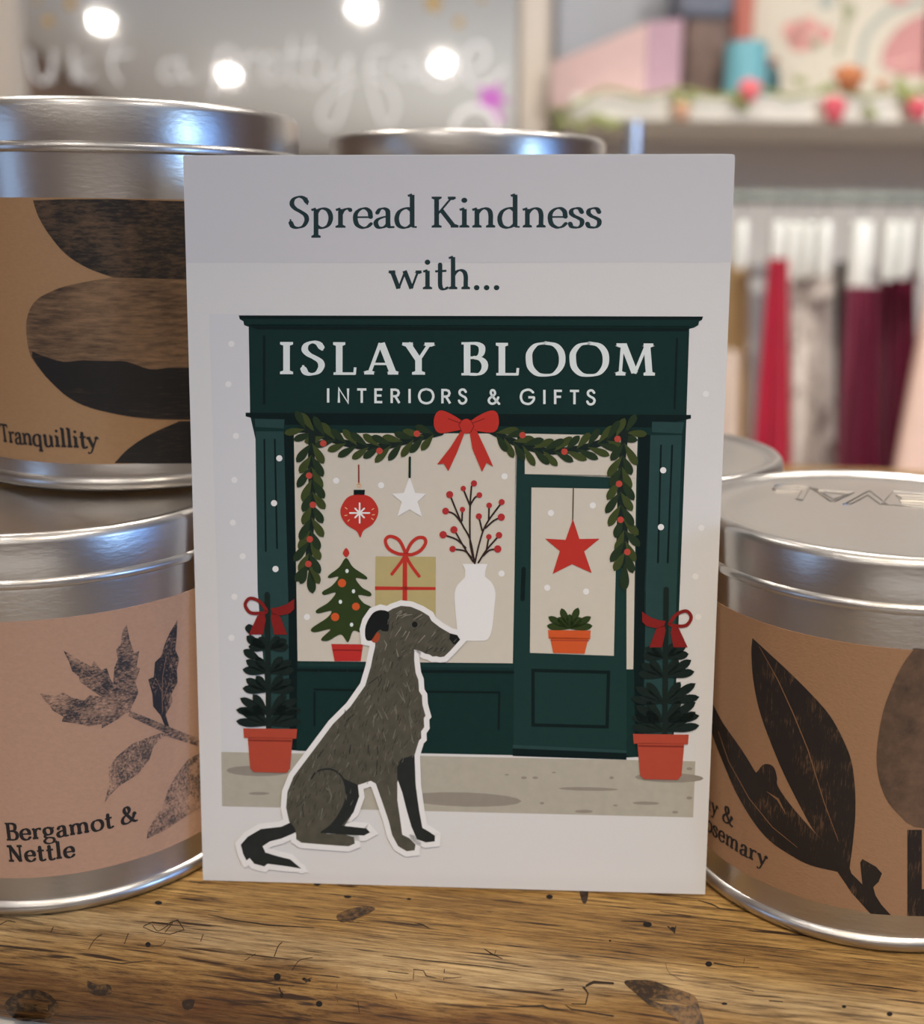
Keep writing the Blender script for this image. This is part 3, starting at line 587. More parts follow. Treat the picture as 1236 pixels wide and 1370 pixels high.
potred = I('print_small_pot', 158, 40, 36); leafd = I('print_leaf_dark', 32, 44, 28, .15); leafl = I('print_leaf_light', 52, 60, 30, .2); leafk = I('print_leaf_deep', 20, 30, 27, .1); tree_g = I('print_tree', 40, 52, 24, .1)
kraftb = I('print_box', 156, 140, 96, .06); pave = I('print_pavement', 150, 142, 128, .10); pave_d = I('print_pavement_mark', 124, 115, 104, .08); snow = I('print_snow', 205, 206, 206); tint = I('print_tint', 182, 178, 177); tint2 = I('print_tint_warm', 177, 175, 169)
twig = I('print_twig', 44, 32, 30); gold = I('print_gold', 190, 150, 110)
# background tints of the print and the title
A = Art()
A.poly(I('print_upper_tint', 178, 173, 172), [(246.5, 209.5), (982, 208), (976.5, 351), (249.5, 352)], 0)
A.build('printed_background', card_map, card)
A = Art()
write_line(A, lett, 'Spread Kindness', 386.5, 305, 806, 304.5, 41.5, thick=.136, thin=.056)
write_line(A, lett, 'with...', 521, 387, 671, 387, 41, thick=.136, thin=.056)
A.build('title_lettering', card_map, card)

# shopfront
A = Art(); U = lambda n=1: setattr(A, 'layer', A.layer + n)
A.poly(tint, [(280, 420), (335, 420), (345, 600), (364, 1005), (297, 1005)], 0)
A.poly(pave, [(296.5, 1005.5), (930, 1018), (927, 1093), (297.5, 1078)], 0); U()
for cx_, cy_, rx, ry, ro in [(345, 1031, 42, 7, .02), (895, 1040, 46, 6.5, .02), (620, 1069, 78, 9.5, .03), (787, 1055, 40, 2.4, .02), (864, 1074, 18, 2.2, .02), (347, 1061, 14, 2, 0), (781, 1085, 12, 2.2, 0), (701, 1040, 4, 1.8, 0), (716, 1040, 4, 1.8, 0), (678, 1036, 3, 1, 0), (818, 1040, 3, 2, 0), (741, 1033, 3, 1, 0), (922, 1028, 4, 2, 0), (922, 1067, 4, 2, 0), (903, 1086, 4, 1.8, 0), (725, 1074, 3, 1.8, 0), (823, 1077, 3, 1.2, 0)]:
    A.poly(pave_d, ell(cx_, cy_, rx, ry, ro, 16), 0)
U()
# body of the shop
A.poly(gr, [(333, 434), (922, 436), (918, 560), (905, 900), (900, 1010), (838, 1013), (400, 1004), (362, 1000), (345, 600), (335, 556)], 0)
A.poly(gr, [(320, 422.5), (940, 424), (939, 428), (935, 430), (934, 435), (928, 438.5), (922, 440), (332, 437), (327, 435), (326, 430), (321, 427)], 0); U()
A.poly(gr_d, [(319.5, 422), (940.5, 423.5), (938, 428), (322, 426.5)], 0)
A.poly(gr_d, [(333, 436.5), (922, 439.5), (919, 443.5), (345, 441)], 0)
A.poly(gr_d, [(352, 449), (355.5, 449), (355.5, 541), (352, 541)], 0); A.poly(gr_d, [(904, 452), (907, 452), (903.5, 547), (900.5, 547)], 0)
A.poly(gr_d, [(329, 552), (924, 555), (924, 560), (905, 564), (905, 572), (340, 568), (340, 560), (329, 557)], 0); U()
# pilasters
A.poly(gr_l, [(341, 560), (381, 561), (380, 573), (342, 571)], 0); A.poly(gr_l, [(872, 564), (915, 565), (912, 580), (872, 578)], 0)
A.poly(gr_l, [(342, 577), (380, 577), (386, 800), (388, 1000), (362, 1000), (345, 790)], 0); A.poly(gr_l, [(870, 582), (912, 582), (905, 790), (898, 1012), (862, 1008), (862, 790)], 0)
A.poly(gr_d, [(380, 577), (392, 577), (398, 880), (397, 1003), (388, 1003), (386, 800)], 0); A.poly(gr_d, [(855, 580), (870, 582), (864, 790), (862, 900), (850, 1010), (848, 890)], 0); U()
for x0_, y0_, x1_, y1_ in [(354, 588, 356, 737), (368, 588, 371, 733)]: A.stroke(gr_d, [(x0_, y0_), (x1_, y1_)], 2.4, dl=0)
for x0_, y0_, x1_, y1_ in [(884, 596, 880, 752), (899, 596, 893, 752)]: A.stroke(gr_d, [(x0_, y0_), (x1_, y1_)], 2.6, dl=0)
# shop window and door glass
A.poly(cream, [(393.5, 579), (692, 580), (686, 887), (398.5, 884)], 0)
A.poly(cream, [(702, 580), (853, 583), (851, 640), (702, 634)], 0)
A.poly(cream, [(838, 640), (851, 640), (847, 895), (838, 895)], 0)
A.poly(gr_m, [(689, 600), (702, 600), (702, 634), (835, 636), (838, 880), (838, 1002), (687, 997)], 0); U()
A.poly(cream, [(711, 652), (826, 654), (821, 877), (709, 873)], 0)
A.stroke(gr_d, [(700.5, 761), (699, 801)], 6, dl=0)
for q in [[(399, 896), (686, 899)], [(421, 926), (421, 970)], [(421, 922), (478, 923)], [(572, 925), (668, 926)], [(668, 926), (667, 975)]]: A.stroke(gr_d, q, 4 if q[0][1] < 900 else 3, dl=0)
A.stroke(gr_d, [(713, 896.5), (814, 899), (812, 972), (713, 969.5)], 4.5, closed=True, dl=0)
A.poly(gr_m, [(399, 886), (686, 889), (686, 893), (399, 891)], 0)
A.poly(gr_d, [(686, 1001), (838, 1007), (838, 1016), (686, 1011)], 0); A.poly(gr_l, [(686, 996), (838, 1003), (838, 1007), (686, 1000.5)], 0); U()
# snow
for x, y in [(310, 460), (306, 514), (316, 583), (314, 642), (312, 699), (325, 744), (314, 798), (310, 853), (450, 643), (510, 649), (411, 825), (675, 637), (671, 767), (737, 686), (793, 676), (732, 786), (784, 791), (930, 771), (934, 825), (944, 527), (938, 706), (374, 613), (367, 673), (369, 761), (887, 629), (884, 705)]:
    A.poly(snow, ell(x, y, 4.2, 4.2, 0, 12), 0)
U()
A.build('shopfront_picture', card_map, card)
A = Art(); A.layer = 30
write_line(A, pale, 'ISLAY BLOOM', 373, 500.5, 877, 502.5, 43, thick=.165, thin=.07, track=.16)
write_line(A, pale, 'INTERIORS & GIFTS', 436, 538.5, 797, 541, 19, thick=.165, thin=.165, track=.42, sans=True)
A.layer += 45
card_sign = A

# window display, garland, plants
A = Art(); A.layer = 40
z1_ = Z(300, 540, 4.282); z2_ = Z(460, 600, 4.565); z3_ = Z(660, 560, 4.282); z4_ = Z(290, 780, 3.34); z5_ = Z(670, 780, 4.152)
# parcel
A.poly(kraftb, [(503, 744), (583, 744.5), (583, 830), (502, 830)], 0); U()
A.poly(red, [(539, 740), (545, 740), (545, 830), (538.5, 830)], 0); A.poly(red, [(502, 784), (583, 785), (583, 789), (502, 789)], 0)
for q in [[(380, 640), (340, 560), (285, 535), (255, 560), (275, 610), (330, 640), (380, 645)], [(380, 640), (410, 580), (450, 545), (490, 545), (500, 575), (470, 620), (420, 645), (380, 645)], [(378, 650), (345, 700), (295, 765)], [(378, 650), (410, 710), (460, 778)]]: A.stroke(red, spline(z2_(q), k=5), 4.4, dl=0)
# bauble
A.stroke(red_d, [(480.2, 622), (480.4, 647)], 1.8, dl=0)
A.stroke(gold, ell(480.5, 649, 2.6, 2.6, 0, 12), 1.2, closed=True, dl=0); U()
A.poly(gr_d, [(473.5, 655), (488.5, 655), (488, 662), (473.5, 662)], 0)
A.poly(red, spline(z1_([(775, 518), (840, 535), (880, 590), (880, 640), (850, 690), (800, 725), (780, 765), (760, 730), (700, 690), (670, 640), (672, 590), (710, 535)]), True), 0); U()
for k in range(8):
    a = k * PI / 4; r_ = 13 if k % 2 == 0 else 8.5; A.stroke(snow, [(481.5, 686), (481.5 + r_ * math.cos(a), 686 + r_ * math.sin(a))], 2.2, dl=0)
for q in [[(695, 594), (705, 602)], [(692, 640), (705, 638)], [(710, 672), (718, 664)], [(848, 606), (858, 600)], [(850, 636), (862, 634)], [(845, 655), (855, 663)]]: A.stroke(gold, z1_(q), 1.2, dl=0)
# hanging stars
A.stroke(gr, [(548.5, 612), (548.3, 638)], 3.2, dl=0)
def star(cx_, cy_, r, ri, rot=0): return [(cx_ + (r if k % 2 == 0 else ri) * math.sin(rot + k * PI / 5), cy_ - (r if k % 2 == 0 else ri) * math.cos(rot + k * PI / 5)) for k in range(10)]
A.poly(whitei, z1_([(1062, 415), (1095, 510), (1157, 515), (1108, 560), (1135, 648), (1062, 605), (993, 645), (1018, 562), (960, 515), (1030, 510)]), 0)
A.stroke(twig, [(767, 652), (766, 700)], 1.4, dl=0)
st = z3_([(455, 585), (488, 695), (598, 690), (512, 757), (556, 875), (450, 825), (346, 880), (388, 755), (306, 690), (418, 700)])
A.poly(red, st, 0); A.stroke(red, st, 3, closed=True, dl=0)
# vase with berries
A.poly(whitei, z2_([(725, 703), (877, 703), (865, 745)] + spline([(862, 780), (905, 820), (926, 880), (918, 980), (905, 1100), (880, 1160), (840, 1172), (740, 1168), (700, 1130), (683, 1000), (677, 900), (690, 840), (740, 785)], k=4) + [(742, 740)]), 0)
for q in [[(800, 700), (775, 600), (770, 480), (772, 340), (780, 230)], [(772, 350), (730, 245)], [(772, 345), (800, 300), (828, 283)], [(800, 700), (770, 550), (720, 455), (650, 285)], [(720, 455), (675, 400), (622, 380)], [(722, 440), (725, 370)], [(800, 700), (830, 570), (870, 460), (965, 328)], [(845, 500), (825, 413)], [(885, 430), (888, 345)], [(865, 485), (915, 440), (962, 418)], [(790, 690), (740, 610), (675, 495)], [(745, 605), (690, 555), (608, 525)], [(780, 665), (740, 625), (665, 612)], [(822, 695), (870, 620), (950, 528)], [(872, 615), (886, 538)], [(850, 655), (890, 620), (940, 612)]]:
    A.stroke(twig, spline(z2_(q), k=4), 2.3, dl=0)
U()
for x, y, r_ in [(795, 212, 4.2), (730, 243, 3.6), (828, 283, 3.9), (647, 280, 4.8), (622, 381, 4.6), (725, 371, 3.6), (888, 346, 3.8), (964, 326, 4.1), (825, 413, 4.1), (962, 418, 4.9), (673, 495, 4.9), (607, 525, 5), (665, 612, 4.3), (886, 538, 3.7), (948, 528, 4.4), (940, 612, 5)]:
    c = z2_([(x, y)])[0]; A.poly(berry_d, ell(*c, r_, r_, 0, 14), 0)
# little tree
A.poly(tree_g, spline(z1_([(700, 882), (740, 935), (812, 985), (815, 1005), (755, 998), (790, 1050), (840, 1080), (836, 1102), (770, 1095), (800, 1140), (860, 1180), (880, 1300), (790, 1310), (740, 1300), (710, 1365), (670, 1320), (600, 1355), (560, 1355), (565, 1335), (610, 1290), (520, 1308), (502, 1285), (590, 1225), (615, 1185), (540, 1200), (530, 1180), (600, 1135), (640, 1080), (575, 1095), (565, 1075), (620, 1040), (655, 990), (605, 998), (600, 982), (660, 935)]), True, 4), 0)
A.poly(red, spline(z1_([(700, 825), (718, 855), (700, 878), (681, 855)]), True), 0); U()
A.poly(potred, [(443.5, 861), (486, 861.5), (483, 884), (448, 884)], 0)
for x, y, r_ in [(676, 1026, 5.6), (756, 1160, 5.2), (637, 1220, 5.6)]: A.poly(orange, ell(*z1_([(x, y)])[0], r_, r_, 0, 14), 0)
for x, y in [(705, 957), (742, 1073), (667, 1133), (731, 1264)]: A.poly(pale, ell(*z1_([(x, y)])[0], 2.3, 2.8, 0, 10), 0)
U(); A.stroke(red_d, [(446, 869), (484, 869.5)], 1.6, dl=0)
# potted plant in the door
for ang, ln in [(-172, 31), (-150, 33), (-112, 30), (-68, 31), (-30, 33), (-8, 31), (-135, 22), (-45, 22), (-90, 20)]:
    A.poly(tree_g, leaf(762, 841, math.radians(ang), ln, 9.5), 0)
U()
A.poly(orange, [(736, 852), (787, 853), (782, 874), (740, 873)], 0); A.poly(orange, [(733, 842.5), (790, 843), (789.5, 855), (734, 854)], 0); U(); A.stroke(orange_d, [(737, 856), (787, 856.5)], 1.6, dl=0)
# garland
def garland(path, step, ln, wd, spread, order=0):
    P = spline(path, k=12); acc = 0; last = Vector(P[0]); n = 0
    A.stroke(leafk, P, 9, dl=0)
    for p in P[1:]:
        v = Vector(p); d = v - last; acc += d.length
        if acc >= step and d.length > 0:
            acc = 0; th = math.atan2(d.y, d.x); n += 1
            for sd in (-1, 1):
                base = A.layer; A.layer = base + (2 if (n + (sd > 0)) % 2 else 4)
                jit = random.uniform(-.12, .12); A.poly(leafl if (n + (sd > 0)) % 2 else leafd, leaf(v.x - 4 * math.cos(th), v.y - 4 * math.sin(th), th + sd * spread + jit, ln * random.uniform(.9, 1.1), wd), 0); A.layer = base
        last = v
garland([(590, 578), (550, 588), (505, 598), (460, 592), (420, 578), (404, 572)], 12.5, 30, 9.8, .62)
garland([(655, 575), (690, 592), (730, 603), (775, 600), (815, 588), (842, 576)], 12.5, 30, 9.8, .62)
U(6)
garland([(418, 580), (417, 620), (418, 670), (415, 720), (413, 758)], 14, 32, 11, .52)
garland([(836, 580), (832, 620), (830, 670), (836, 720), (835, 755)], 14, 32, 11, .52)
U(2); A.poly(leafd, leaf(414, 760, math.radians(82), 34, 12), 0); A.poly(leafd, leaf(412, 757, math.radians(112), 26, 10), 0); A.poly(leafd, leaf(836, 752, math.radians(92), 38, 13), 0); U(4)
for x, y in [(433, 593), (508, 603), (558, 580), (414, 636), (419, 675), (415, 721), (413, 754), (699, 582), (755, 604), (826, 587), (828, 647), (830, 695), (839, 738)]: A.poly(berry, ell(x, y, 4.4, 4.4, 0, 12), 0)
# big bow
A.poly(red, spline([(620, 565), (606, 555), (590, 549), (582, 556), (581, 570), (588, 579), (606, 577), (620, 573)], True), 0)
A.poly(red, spline([(628, 565), (642, 555), (658, 549), (666, 554), (667, 569), (660, 578), (642, 577), (628, 573)], True), 0)
A.poly(red, [(618, 574), (603, 598), (585, 621), (594, 620), (600, 630), (612, 604), (622, 578)], 0); A.poly(red, [(628, 576), (632, 600), (645, 631), (651, 619), (660, 624), (652, 606), (637, 574)], 0); U()
A.poly(red, ell(624, 570, 8, 10, 0, 16), 0); U()
for q in [[(618, 562), (614, 568), (618, 578)], [(630, 562), (634, 570), (630, 578)], [(616, 566), (600, 560)], [(632, 566), (648, 560)]]: A.stroke(red_d, q, 1.3, dl=0)
# shrubs in pots either side of the door
def shrub(cx_, top, bot, leaves, side):
    A.stroke(leafk, [(cx_ + 2 * side * -1, top), (cx_, bot)], 7, dl=0)
    for x, y, ang, ln in leaves: A.poly(leafk, leaf(x, y, math.radians(ang), ln, 11.5), 0)
U()
shrub(360, 795, 975, [], 1)
LS = []
for y in (868, 900, 925, 955, 970):
    for a, l_ in ((-128, 34), (-150, 44), (-172, 44)): LS.append((360, y, a, l_ * (.62 if y < 880 else .8 if y < 930 else 1)))
    for a, l_ in ((-50, 36), (-28, 44), (-8, 44)): LS.append((360, y, a, l_ * (.62 if y < 880 else .8 if y < 930 else 1)))
for q in [(336, 850, -100, 16), (352, 868, -140, 28), (352, 884, -150, 30)]: LS.append(q)
shrub(360, 795, 975, LS, 1)
LS = []
for y in (880, 905, 940, 965, 978):
    for a, l_ in ((-52, 36), (-32, 50), (-10, 48)): LS.append((888, y, a, l_ * (.7 if y < 890 else .86 if y < 930 else 1)))
    for a, l_ in ((-130, 36), (-150, 44), (-172, 44)): LS.append((888, y, a, l_ * (.66 if y < 890 else .8 if y < 930 else 1)))
shrub(889, 788, 985, LS, -1); U()
def pot(x0_, x1_, y0_, y1_):
    d = (x1_ - x0_) * .13
    A.poly(terrac, [(x0_ + 6, y0_ + 12), (x1_ - 6, y0_ + 13), (x1_ - d, y1_ - 6), (x1_ - d - 5, y1_), (x0_ + d + 5, y1_ - 1), (x0_ + d, y1_ - 6)], 0); A.poly(terrac, spline([(x0_, y0_ + 1), (x1_, y0_ + 2), (x1_ - 1, y0_ + 14), (x0_ + 1, y0_ + 13)], True, 2) if 0 else [(x0_, y0_), (x1_, y0_ + 1), (x1_ - 1, y0_ + 14), (x0_ + 1, y0_ + 13)], 0)
    U(); A.stroke(terrac_d, [(x0_ + 8, y0_ + 16), (x1_ - 8, y0_ + 17)], 2.4, dl=0)
pot(326, 398, 973.5, 1033); pot(846.5, 921, 981, 1042.5)
U()
def bow(cx_, cy_, s_, fl):
    A.stroke(red_d, [(cx_ + (x) * s_ * fl, cy_ + y * s_) for x, y in spline([(-3, 0), (-12, -12), (-26, -17), (-33, -8), (-26, 3), (-12, 4), (-3, 2)], k=4)], 4.5, dl=0)
    A.poly(red_d, [(cx_ + x * s_ * fl, cy_ + y * s_) for x, y in [(3, -3), (12, -4), (24, -8), (36, -16), (36, -2), (30, 4), (18, 7), (6, 6)]], 0)
    A.poly(red_d, [(cx_ + x * s_ * fl, cy_ + y * s_) for x, y in [(-6, 3), (-4, 14), (-8, 34), (-28, 34), (-16, 8)]], 0); A.poly(red_d, [(cx_ + x * s_ * fl, cy_ + y * s_) for x, y in [(5, 3), (16, 8), (26, 34), (8, 34), (3, 10)]], 0)
bow(360, 816, .95, 1); bow(893, 833, .95, -1)
A.build('window_display_and_greenery_print', card_map, card)
A = card_sign
A.build('shop_sign_lettering', card_map, card)

# the dog, printed with a white outline
A = Art(); A.layer = 90
dg = I('print_fur', 70, 66, 56, .30); dgd = I('print_fur_dark', 34, 36, 34, .2); dgk = I('print_fur_black', 20, 22, 22); furl = I('print_fur_light', 118, 112, 100); furm = I('print_fur_mid', 96, 92, 80); outl = I('print_outline', 206, 208, 214)
zb = Z(290, 780, 3.34); zh = Z(440, 780, 6.18)
head = zh([(705, 545), (760, 557), (800, 580), (830, 585), (860, 603), (890, 600), (920, 608), (955, 603), (1000, 560), (1050, 505), (1087, 463), (1062, 425), (1002, 410), (920, 362), (850, 308), (830, 268), (760, 225), (680, 192), (600, 184), (530, 208), (490, 232), (430, 218), (370, 240), (322, 310), (302, 380), (312, 465), (385, 478), (385, 520)])
back = zb([(700, 320), (690, 370), (665, 455), (600, 548), (520, 628), (450, 722), (390, 802), (345, 862), (318, 930), (312, 1000), (326, 1062)])
tail = zb([(290, 1085), (200, 1095), (140, 1130), (110, 1165), (120, 1205), (135, 1235), (150, 1225), (170, 1250), (215, 1262), (230, 1250), (320, 1262), (380, 1272), (330, 1230), (280, 1218), (220, 1200), (207, 1172), (240, 1150), (290, 1138), (355, 1110)])
hind = zb([(357, 1140), (380, 1156), (500, 1166), (590, 1172), (618, 1160), (615, 1132), (570, 1118), (490, 1116), (600, 1122), (660, 1124), (686, 1110), (670, 1092), (590, 1084), (560, 1080), (612, 1022), (638, 950), (630, 900), (690, 880), (712, 892)])
legs = zb([(740, 972), (770, 1060), (785, 1122), (812, 1172), (850, 1194), (885, 1190), (889, 1165), (862, 1136), (830, 1120), (822, 1060), (808, 965), (808, 885)])
legs2 = zb([(830, 932), (850, 1012), (870, 1082), (895, 1140), (935, 1155), (975, 1150), (976, 1125), (945, 1104), (920, 1090), (905, 1010), (890, 900), (885, 765)])
chest = zb([(905, 700), (915, 690), (914, 660), (928, 640), (926, 600), (934, 590), (920, 540), (918, 500), (905, 480), (902, 430), (890, 400), (883, 340), (884, 300)])
full = back + tail + hind + legs + legs2 + chest
whole = full + head
A.stroke(outl, whole, 14.5, closed=True, dl=0)
for p_ in whole: A.same(outl, ell(p_[0], p_[1], 6.6, 6.6, 0, 14)); A.items[-1] = (A.items[-1][0], A.layer - 2.5 - .03 * (len(A.items) % 60), A.items[-1][2])
U()
A.poly(outl, zb([(808, 885), (830, 932), (850, 1012), (870, 1082), (880, 1120), (830, 1120), (820, 1060), (808, 965)]), 0); U()
A.poly(dg, back + tail[-1:] + zb([(360, 1145), (560, 1100), (600, 1040), (638, 950), (630, 900), (690, 880), (712, 892), (808, 885), (885, 765)]) + chest + head, 0)
A.poly(dgd, tail + zb([(345, 1060)]), 0)
U()
A.poly(dg, spline(head + zb([(690, 370)]) + zb([(884, 360)]), False, 1), 0) if 0 else None
A.poly(dgd, zb([(570, 870), (632, 898), (638, 950), (612, 1022), (560, 1080), (670, 1092), (686, 1110), (660, 1124), (600, 1122), (465, 1112)]), 0)
A.poly(dgd, legs2 + zb([(830, 780), (806, 820), (808, 870)]), 0)
A.poly(dg, zb([(357, 1110), (357, 1140), (380, 1156), (500, 1166), (590, 1172), (618, 1160), (615, 1132), (570, 1118), (480, 1116), (400, 1100)]), 0)
A.poly(dg, legs + zb([(800, 800), (720, 800), (712, 892)]), 0); U()
A.poly(dg, spline(zb([(340, 900), (400, 850), (480, 825), (550, 850), (580, 910), (570, 980), (530, 1050), (470, 1112), (380, 1110), (330, 1050)]), True, 4), 0); U()
A.stroke(dgd, spline(zb([(425, 870), (450, 838), (510, 828), (560, 860), (580, 930), (565, 1000), (520, 1070), (470, 1110)]), k=4), 2.4, dl=0)
for q in [[(370, 850), (350, 885), (345, 920)], [(480, 740), (450, 780)], [(600, 720), (595, 760)], [(680, 720), (678, 760)], [(718, 790), (715, 850)], [(720, 730), (722, 770)], [(400, 950), (385, 1000), (390, 1040)], [(830, 780), (815, 800)]]: A.stroke(dgd, zb(q), 1.1, dl=0)
U()
A.poly(dgk, spline(zh([(495, 235), (430, 220), (370, 242), (322, 312), (302, 382), (310, 460), (355, 468), (400, 400), (430, 380), (440, 390), (470, 395), (495, 385), (500, 300)]), True, 4), 0)
A.poly(dgk, zh([(1002, 415), (1060, 425), (1086, 463), (1050, 503), (1030, 500), (998, 458)]), 0); A.poly(dgk, ell(*zh([(712, 338)])[0], 3.9, 4, 0, 16), 0)
A.poly(I('print_collar', 140, 60, 36), spline(zh([(355, 468), (395, 405), (425, 420), (415, 470), (385, 490)]), True, 3), 0)
rnd = random.Random(3)
for q in [[(560, 290), (575, 260), (630, 215)], [(600, 285), (640, 262), (690, 255)], [(700, 300), (770, 255)], [(550, 435), (590, 380), (600, 355)], [(610, 440), (640, 395)], [(630, 475), (670, 400)], [(740, 490), (795, 430)], [(850, 440), (880, 405)], [(560, 250), (600, 225)], [(575, 270), (640, 250)], [(460, 470), (480, 505), (465, 550)], [(560, 540), (575, 600)], [(440, 680), (460, 620)], [(500, 690), (515, 650)], [(630, 700), (650, 760)], [(600, 870), (630, 980)], [(440, 1020), (490, 1120)], [(545, 1020), (560, 1070)], [(320, 1085), (345, 1020)], [(300, 980), (345, 930)], [(360, 1150), (395, 1080)], [(665, 1050), (690, 1150)], [(410, 1190), (420, 1230)], [(615, 820), (640, 850)]]:
    P = zh(q); A.stroke(furl if q[0][1] < 560 else furm, P, [.6, 1.3, .6][:len(P)] if len(P) == 3 else [.5, 1.4], dl=0)
for q in [[(525, 705), (548, 672)], [(665, 590), (690, 545)], [(800, 545), (805, 580)], [(860, 590), (870, 640)], [(700, 640), (705, 590)], [(745, 660), (755, 700)], [(870, 670), (880, 710)], [(500, 900), (515, 950), (505, 980)], [(465, 1050), (475, 1005)], [(440, 790), (430, 820)], [(765, 900), (775, 940)], [(800, 650), (790, 690)], [(665, 530), (685, 500)], [(850, 440), (865, 480)], [(490, 910), (500, 920)], [(320, 960), (330, 930)], [(580, 820), (590, 800)], [(770, 430), (765, 460)], [(810, 480), (835, 520)], [(720, 560), (740, 600)]]:
    P = zb(q); A.stroke(furm, P, [.6, 1.5, .6][:len(P)] if len(P) == 3 else [.6, 1.6], dl=0)
for q in [[(880, 560), (900, 530)], [(830, 545), (860, 530)], [(920, 560), (940, 535)], [(800, 570), (830, 545)], [(950, 560), (975, 530)], [(440, 790), (410, 850)], [(330, 830), (410, 770)], [(500, 830), (480, 900)], [(520, 700), (530, 650)], [(150, 1130), (210, 1080)]]: A.stroke(dgd, zh(q), 1.1, dl=0)
body_ = back + zb([(360, 1100), (600, 1040), (630, 900), (712, 892), (808, 885), (885, 765)]) + chest + head
def inside(p, poly):
    c_ = False
    for (x1_, y1_), (x2_, y2_) in zip(poly, poly[1:] + poly[:1]):
        if (y1_ > p[1]) != (y2_ > p[1]) and p[0] < (x2_ - x1_) * (p[1] - y1_) / (y2_ - y1_) + x1_: c_ = not c_
    return c_
for k_ in range(900):
    p = (rnd.uniform(382, 612), rnd.uniform(812, 1105)); a = 1.9 + rnd.uniform(-.35, .35) if p[1] > 880 else (2.4 if p[0] > 535 else 2.0) + rnd.uniform(-.3, .3)
    ln_ = rnd.uniform(5, 9); q2 = (p[0] + ln_ * math.cos(a), p[1] + ln_ * math.sin(a))
    if not (inside(p, body_) and inside(q2, body_)) or (p[0] < 520 and p[1] < 860): continue
    A.stroke(furm if k_ % 3 == 0 else dgd, [p, q2], [.35, .75], dl=0, cap=False)
for x in range(18):        # ragged hair along back and chest
    p = zb([(rnd.uniform(430, 880), rnd.uniform(380, 860))])[0]
    a = rnd.uniform(1.2, 2.0); A.stroke(dgd, [p, (p[0] + 7 * math.cos(a), p[1] + 7 * math.sin(a))], [1.0, .4], dl=0)
A.build('dog_picture', card_map, card)

# ------------------------------------------------------------------ behind: mirror
ml = math.radians(4.0)
MO = Vector((0, 1.66, -.92)); MN = Vector((0, -math.cos(ml), math.sin(ml)))   # mirror leans back on the wall
def on_mirror(x, y):
    d = ray(x, y); s = (MO - CP).dot(MN) / d.dot(MN); return CP + d * s
mir = empty('standing_mirror', 'tall mirror in a pale beige frame with white script and gold stars on the glass', 'mirror', MO)
mir.rotation_euler = (-ml, 0, 0)
MW = Matrix.Translation(MO) @ Matrix.Rotation(-ml, 4, 'X'); MWI = MW.inverted()
xl = (MWI @ on_mirror(33, 60)).x; xr = (MWI @ on_mirror(691, 60)).x; fw = .052; H0, H1 = .06, 1.60; rc = .16
def rrect(x0, x1, z0, z1, r, n=10):
    out = []
    for cx_, cz_, a0 in ((x1 - r, z1 - r, 0), (x0 + r, z1 - r, 90), (x0 + r, z0 + r, 180), (x1 - r, z0 + r, 270)):
        for i in range(n + 1): a = math.radians(a0 + 90 * i / n); out.append((cx_ + r * math.cos(a), cz_ + r * math.sin(a)))
    return out
bm = bmesh.new(); inn = rrect(xl, xr, H0, H1, rc); o_ = rrect(xl - fw, xr + fw, H0 - fw, H1 + fw, rc + fw)
rings = [[bm.verts.new((p[0], y, p[1])) for p in q] for q, y in ((inn, -.004), (rrect(xl - .008, xr + .008, H0 - .008, H1 + .008, rc + .008), -.022), (rrect(xl - fw + .01, xr + fw - .01, H0 - fw + .01, H1 + fw - .01, rc + fw - .01), -.022), (o_, -.010), (o_, .018), (inn, .018))]
for a, b in zip(rings, rings[1:] + rings[:1]):
    for i in range(len(a)): j = (i + 1) % len(a); bm.faces.new((a[i], a[j], b[j], b[i]))
link('mirror_frame', bm, mat('beige_frame_paint', L(208, 197, 184), rough=.5), mir)
bm = bmesh.new(); f1 = [bm.verts.new((p[0], -.001, p[1])) for p in rrect(xl - .004, xr + .004, H0 - .004, H1 + .004, rc)]; bm.faces.new(f1)
f2 = [bm.verts.new((v.co.x, .003, v.co.z)) for v in f1]; bm.faces.new(f2[::-1])
for i in range(len(f1)): j = (i + 1) % len(f1); bm.faces.new((f1[i], f2[i], f2[j], f1[j]))
link('mirror_glass', bm, mat('mirror_silver', (.86, .87, .86), rough=.04, metal=1), mir, smooth=False)
def mirror_map(x, y, ly): p = MWI @ on_mirror(x, y); return Vector((p.x, -.0016 - ly * .0004, p.z))
decal = mat('white_vinyl', L(246, 246, 246), rough=.5); goldm = mat('gold_vinyl', L(196, 160, 80), rough=.4); purp = mat('purple_vinyl', L(205, 110, 205), rough=.5)
words = {}
